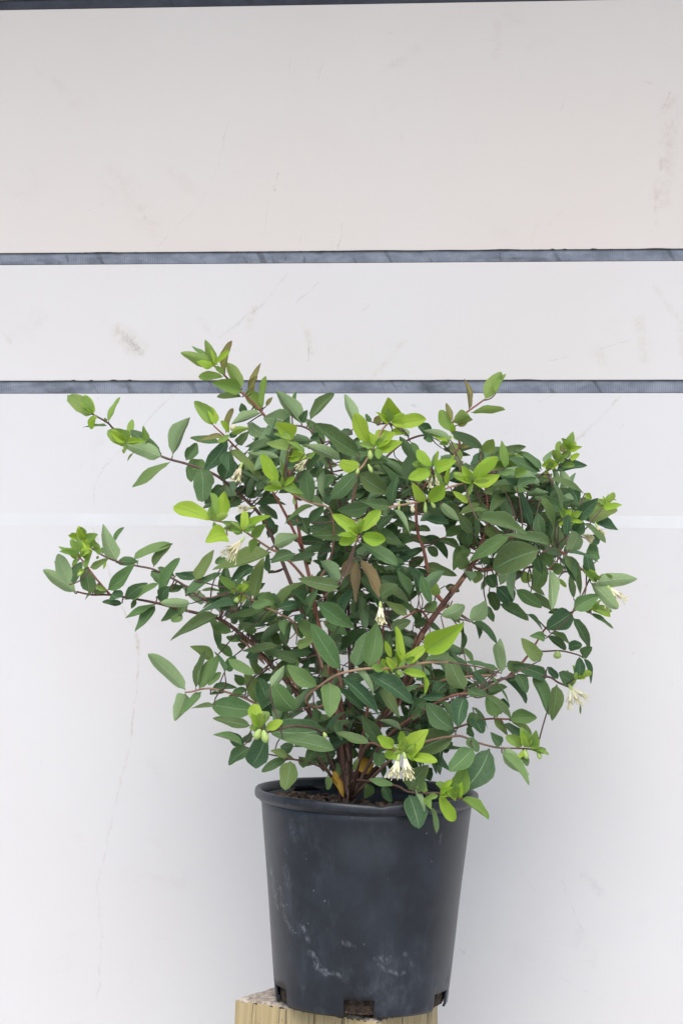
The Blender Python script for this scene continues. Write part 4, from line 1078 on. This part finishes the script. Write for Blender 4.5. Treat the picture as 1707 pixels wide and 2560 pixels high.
# --- flowers
tf = NT('cream petal')
geo = tf.n('ShaderNodeNewGeometry')
tf.put(tf.b.inputs['Base Color'], tf.mix(geo.outputs['Random Per Island'], (.78, .75, .48), (.86, .84, .66)))
tf.b.inputs['Roughness'].default_value = .6
tf.b.inputs['Subsurface Weight'].default_value = .0
CREAM = tf.m
tf2 = NT('withered petal')
geo = tf2.n('ShaderNodeNewGeometry')
tf2.put(tf2.b.inputs['Base Color'], tf2.mix(geo.outputs['Random Per Island'], (.60, .54, .33), (.76, .71, .50)))
tf2.b.inputs['Roughness'].default_value = .7
WITH = tf2.m
tb = NT('pale green bud')
tb.b.inputs['Base Color'].default_value = (.42, .56, .16, 1)
tb.b.inputs['Roughness'].default_value = .5
BUDM = tb.m
ta = NT('yellow anther')
ta.b.inputs['Base Color'].default_value = (.80, .76, .45, 1)
ANTH = ta.m

def ring_loft(secs, sides=10):
    V, F = [], []
    for i, (c, s, b, r) in enumerate(secs):
        for k in range(sides):
            a = 2 * math.pi * k / sides
            V.append(c + (s * math.cos(a) + b * math.sin(a)) * r)
        if i:
            o = (i - 1) * sides
            F += [(o + k, o + (k + 1) % sides, o + sides + (k + 1) % sides, o + sides + k) for k in range(sides)]
    return V, F
def flower(px0, py0, px1, py1, dep, wpx, mat, seed, ntube=2, spread=.35):
    rr = random.Random(seed)
    a = P(px0, py0, dep) - SB; e = P(px1, py1, dep - .006) - SB
    ax = (e - a); L = ax.length; ax.normalize()
    wm = wpx * 1.15 * (D0 + dep) / FPX
    si = nearest3d(a)[4]
    # green calyx is the flower's body, corolla and stamens are its pieces
    V, F = [], []
    CV, CF, SV, SF = [], [], [], []
    for tno in range(ntube):
        ang = (tno - (ntube - 1) / 2) * spread
        side = ax.cross(Vector((0, 1, 0))).normalized()
        d = (ax * math.cos(ang) + side * math.sin(ang) + Vector((0, rr.uniform(-.2, .1), 0))).normalized()
        s = d.cross(Vector((.2, 1, .1))).normalized(); b = s.cross(d)
        tl = L * rr.uniform(.5, .6)
        r0, r1 = wm * .075, wm * .15
        secs = [(a + d * tl * f, s, b, r0 + (r1 - r0) * f ** 2) for f in (0, .25, .5, .75, 1)]
        v_, f_ = ring_loft(secs, 9)
        o = len(CV); CV += v_; CF += [tuple(o + k for k in f) for f in f_]
        m = a + d * tl
        for k in range(5):                       # five narrow lobes flaring from the mouth
            th = 2 * math.pi * k / 5 + rr.uniform(-.2, .2)
            od = s * math.cos(th) + b * math.sin(th)
            td = s * -math.sin(th) + b * math.cos(th)
            pl = L * rr.uniform(.28, .46)
            fl = rr.uniform(.12, .75)
            wl = r1 * .50
            prev = None
            for i in range(4):
                t = i / 3
                c = m + od * (r1 * .9 + pl * fl * t * (0.4 + .6 * t)) + d * pl * t * (1 - .35 * t)
                hw = wl * (1, 1.05, .8, .15)[i]
                o = len(CV)
                CV += [c - td * hw, c + od * hw * .25, c + td * hw]
                if i: CF += [(o - 3, o - 2, o + 1, o), (o - 2, o - 1, o + 2, o + 1)]
        for k in range(9):                       # stamens
            th = rr.uniform(0, 6.28)
            od = s * math.cos(th) + b * math.sin(th)
            ln = L * rr.uniform(.32, .60)
            p1 = m + d * ln + od * ln * rr.uniform(.08, .5)
            v_, f_, _ = tube([m - d * .002, m.lerp(p1, .5) + d * .0005, p1], [.00035, .0003, .0003], 4)
            o = len(SV); SV += v_; SF += [tuple(o + q for q in f) for f in f_]
            v_, f_, _ = tube([p1 - d * .001, p1 + d * .0004, p1 + d * .0016], [.0004, .0007, .0003], 5)
            o = len(SV); SV += v_; SF += [tuple(o + q for q in f) for f in f_]
    d = ax; s = d.cross(Vector((.2, 1, .1))).normalized(); b = s.cross(d)
    r = wm * .11
    secs = [(a - d * .004, s, b, .0007), (a - d * .002, s, b, r * .8), (a + d * .001, s, b, r * 1.2), (a + d * .004, s, b, r * 1.0), (a + d * .0045, s, b, r * .3)]
    v_, f_ = ring_loft(secs, 9)
    body = link('flower', mesh('flower', v_, f_, True), BUDM, shrub)
    body['label'] = 'cream trumpet flower' if mat is CREAM else 'wilted cream flower'
    link('corolla', mesh('corolla', CV, CF, True), mat, body)
    link('stamens', mesh('stamens', SV, SF, True), ANTH, body)
def bud(px0, py0, px1, py1, dep, wpx, mat):
    a = P(px0, py0, dep) - SB; e = P(px1, py1, dep - .002) - SB
    ax = e - a; s = ax.normalized().cross(Vector((.2, 1, .1))).normalized(); b = s.cross(ax.normalized())
    r = wpx / 2 * (D0 + dep) / FPX
    secs = [(a + ax * f, s, b, r * q) for f, q in ((0, .25), (.15, .6), (.4, .85), (.65, 1), (.85, .8), (.97, .35), (1, .05))]
    v_, f_ = ring_loft(secs, 8)
    o = link('flower_bud', mesh('flower_bud', v_, f_, True), mat, shrub)

def T(k, x, y):
    (ox, oy, sc), _ = TILES[k]
    return ox + x / sc, oy + y / sc, sc
def fl(k, x0, y0, x1, y1, dep, wd, mat, seed, **kw):
    a = T(k, x0, y0); b = T(k, x1, y1)
    flower(a[0], a[1], b[0], b[1], dep, wd / a[2], mat, seed, **kw)
def bd(k, x0, y0, x1, y1, dep, wd, mat=BUDM):
    a = T(k, x0, y0); b = T(k, x1, y1)
    bud(a[0], a[1], b[0], b[1], dep, wd / a[2], mat)
# tiles: 0 A, 1 B, 2 F, 3 C, 4 D, 5 H, 6 E, 7 G, 8 I, 9 J, 10 K, 11 L
fl(7, 668, 1145, 672, 1315, -.13, 125, CREAM, 1, spread=.3)
fl(9, 1080, 1310, 1040, 1490, -.16, 130, CREAM, 2, spread=.35)
fl(9, 1140, 1290, 1180, 1500, -.165, 130, CREAM, 3, spread=.3)
fl(10, 1300, 565, 1385, 725, .01, 120, CREAM, 4, spread=.55, ntube=3)
fl(5, 1290, 865, 1360, 1010, -.05, 120, CREAM, 5, spread=.5, ntube=3)
fl(5, 1060, 400, 1140, 445, -.03, 70, WITH, 6)
fl(5, 1185, 325, 1225, 410, -.01, 70, WITH, 7)
fl(2, 690, 665, 545, 825, -.115, 105, WITH, 8, ntube=3, spread=.25)
fl(2, 780, 350, 670, 365, -.02, 80, WITH, 9)
fl(1, 640, 1270, 590, 1400, -.04, 110, WITH, 10, ntube=2)
fl(3, 1105, 1130, 1070, 1240, -.115, 80, CREAM, 11, ntube=1)
fl(3, 1125, 1130, 1150, 1210, -.115, 80, CREAM, 12, ntube=1)
fl(1, 1290, 1200, 1200, 1285, -.11, 60, CREAM, 13)
bd(3, 900, 1420, 910, 1495, -.105, 48, WITH)
bd(3, 880, 1385, 850, 1400, -.105, 22); bd(3, 775, 1370, 770, 1480, -.1, 26); bd(3, 1030, 1390, 1030, 1500, -.105, 40); bd(3, 1085, 1390, 1125, 1450, -.105, 40)
bd(3, 485, 880, 495, 975, -.105, 55); bd(3, 375, 1060, 360, 1120, -.105, 40); bd(3, 470, 1020, 510, 1105, -.105, 42)
bd(8, 1100, 1030, 1050, 1130, -.15, 75); bd(8, 1130, 1040, 1160, 1165, -.155, 80); bd(8, 1080, 1040, 1095, 1120, -.15, 50)
bd(10, 890, 1120, 915, 1205, -.075, 52); bd(10, 1010, 1130, 1035, 1205, -.075, 46); bd(10, 1190, 240, 1180, 310, .03, 75)
bd(1, 575, 870, 550, 930, -.0, 62, WITH); bd(2, 1190, 260, 1205, 320, -.09, 36); bd(2, 640, 1230, 625, 1285, -.065, 60)
bd(9, 350, 1060, 370, 1115, -.11, 45); bd(5, 1180, 830, 1200, 870, -.04, 30); bd(6, 455, 740, 415, 785, -.04, 40)
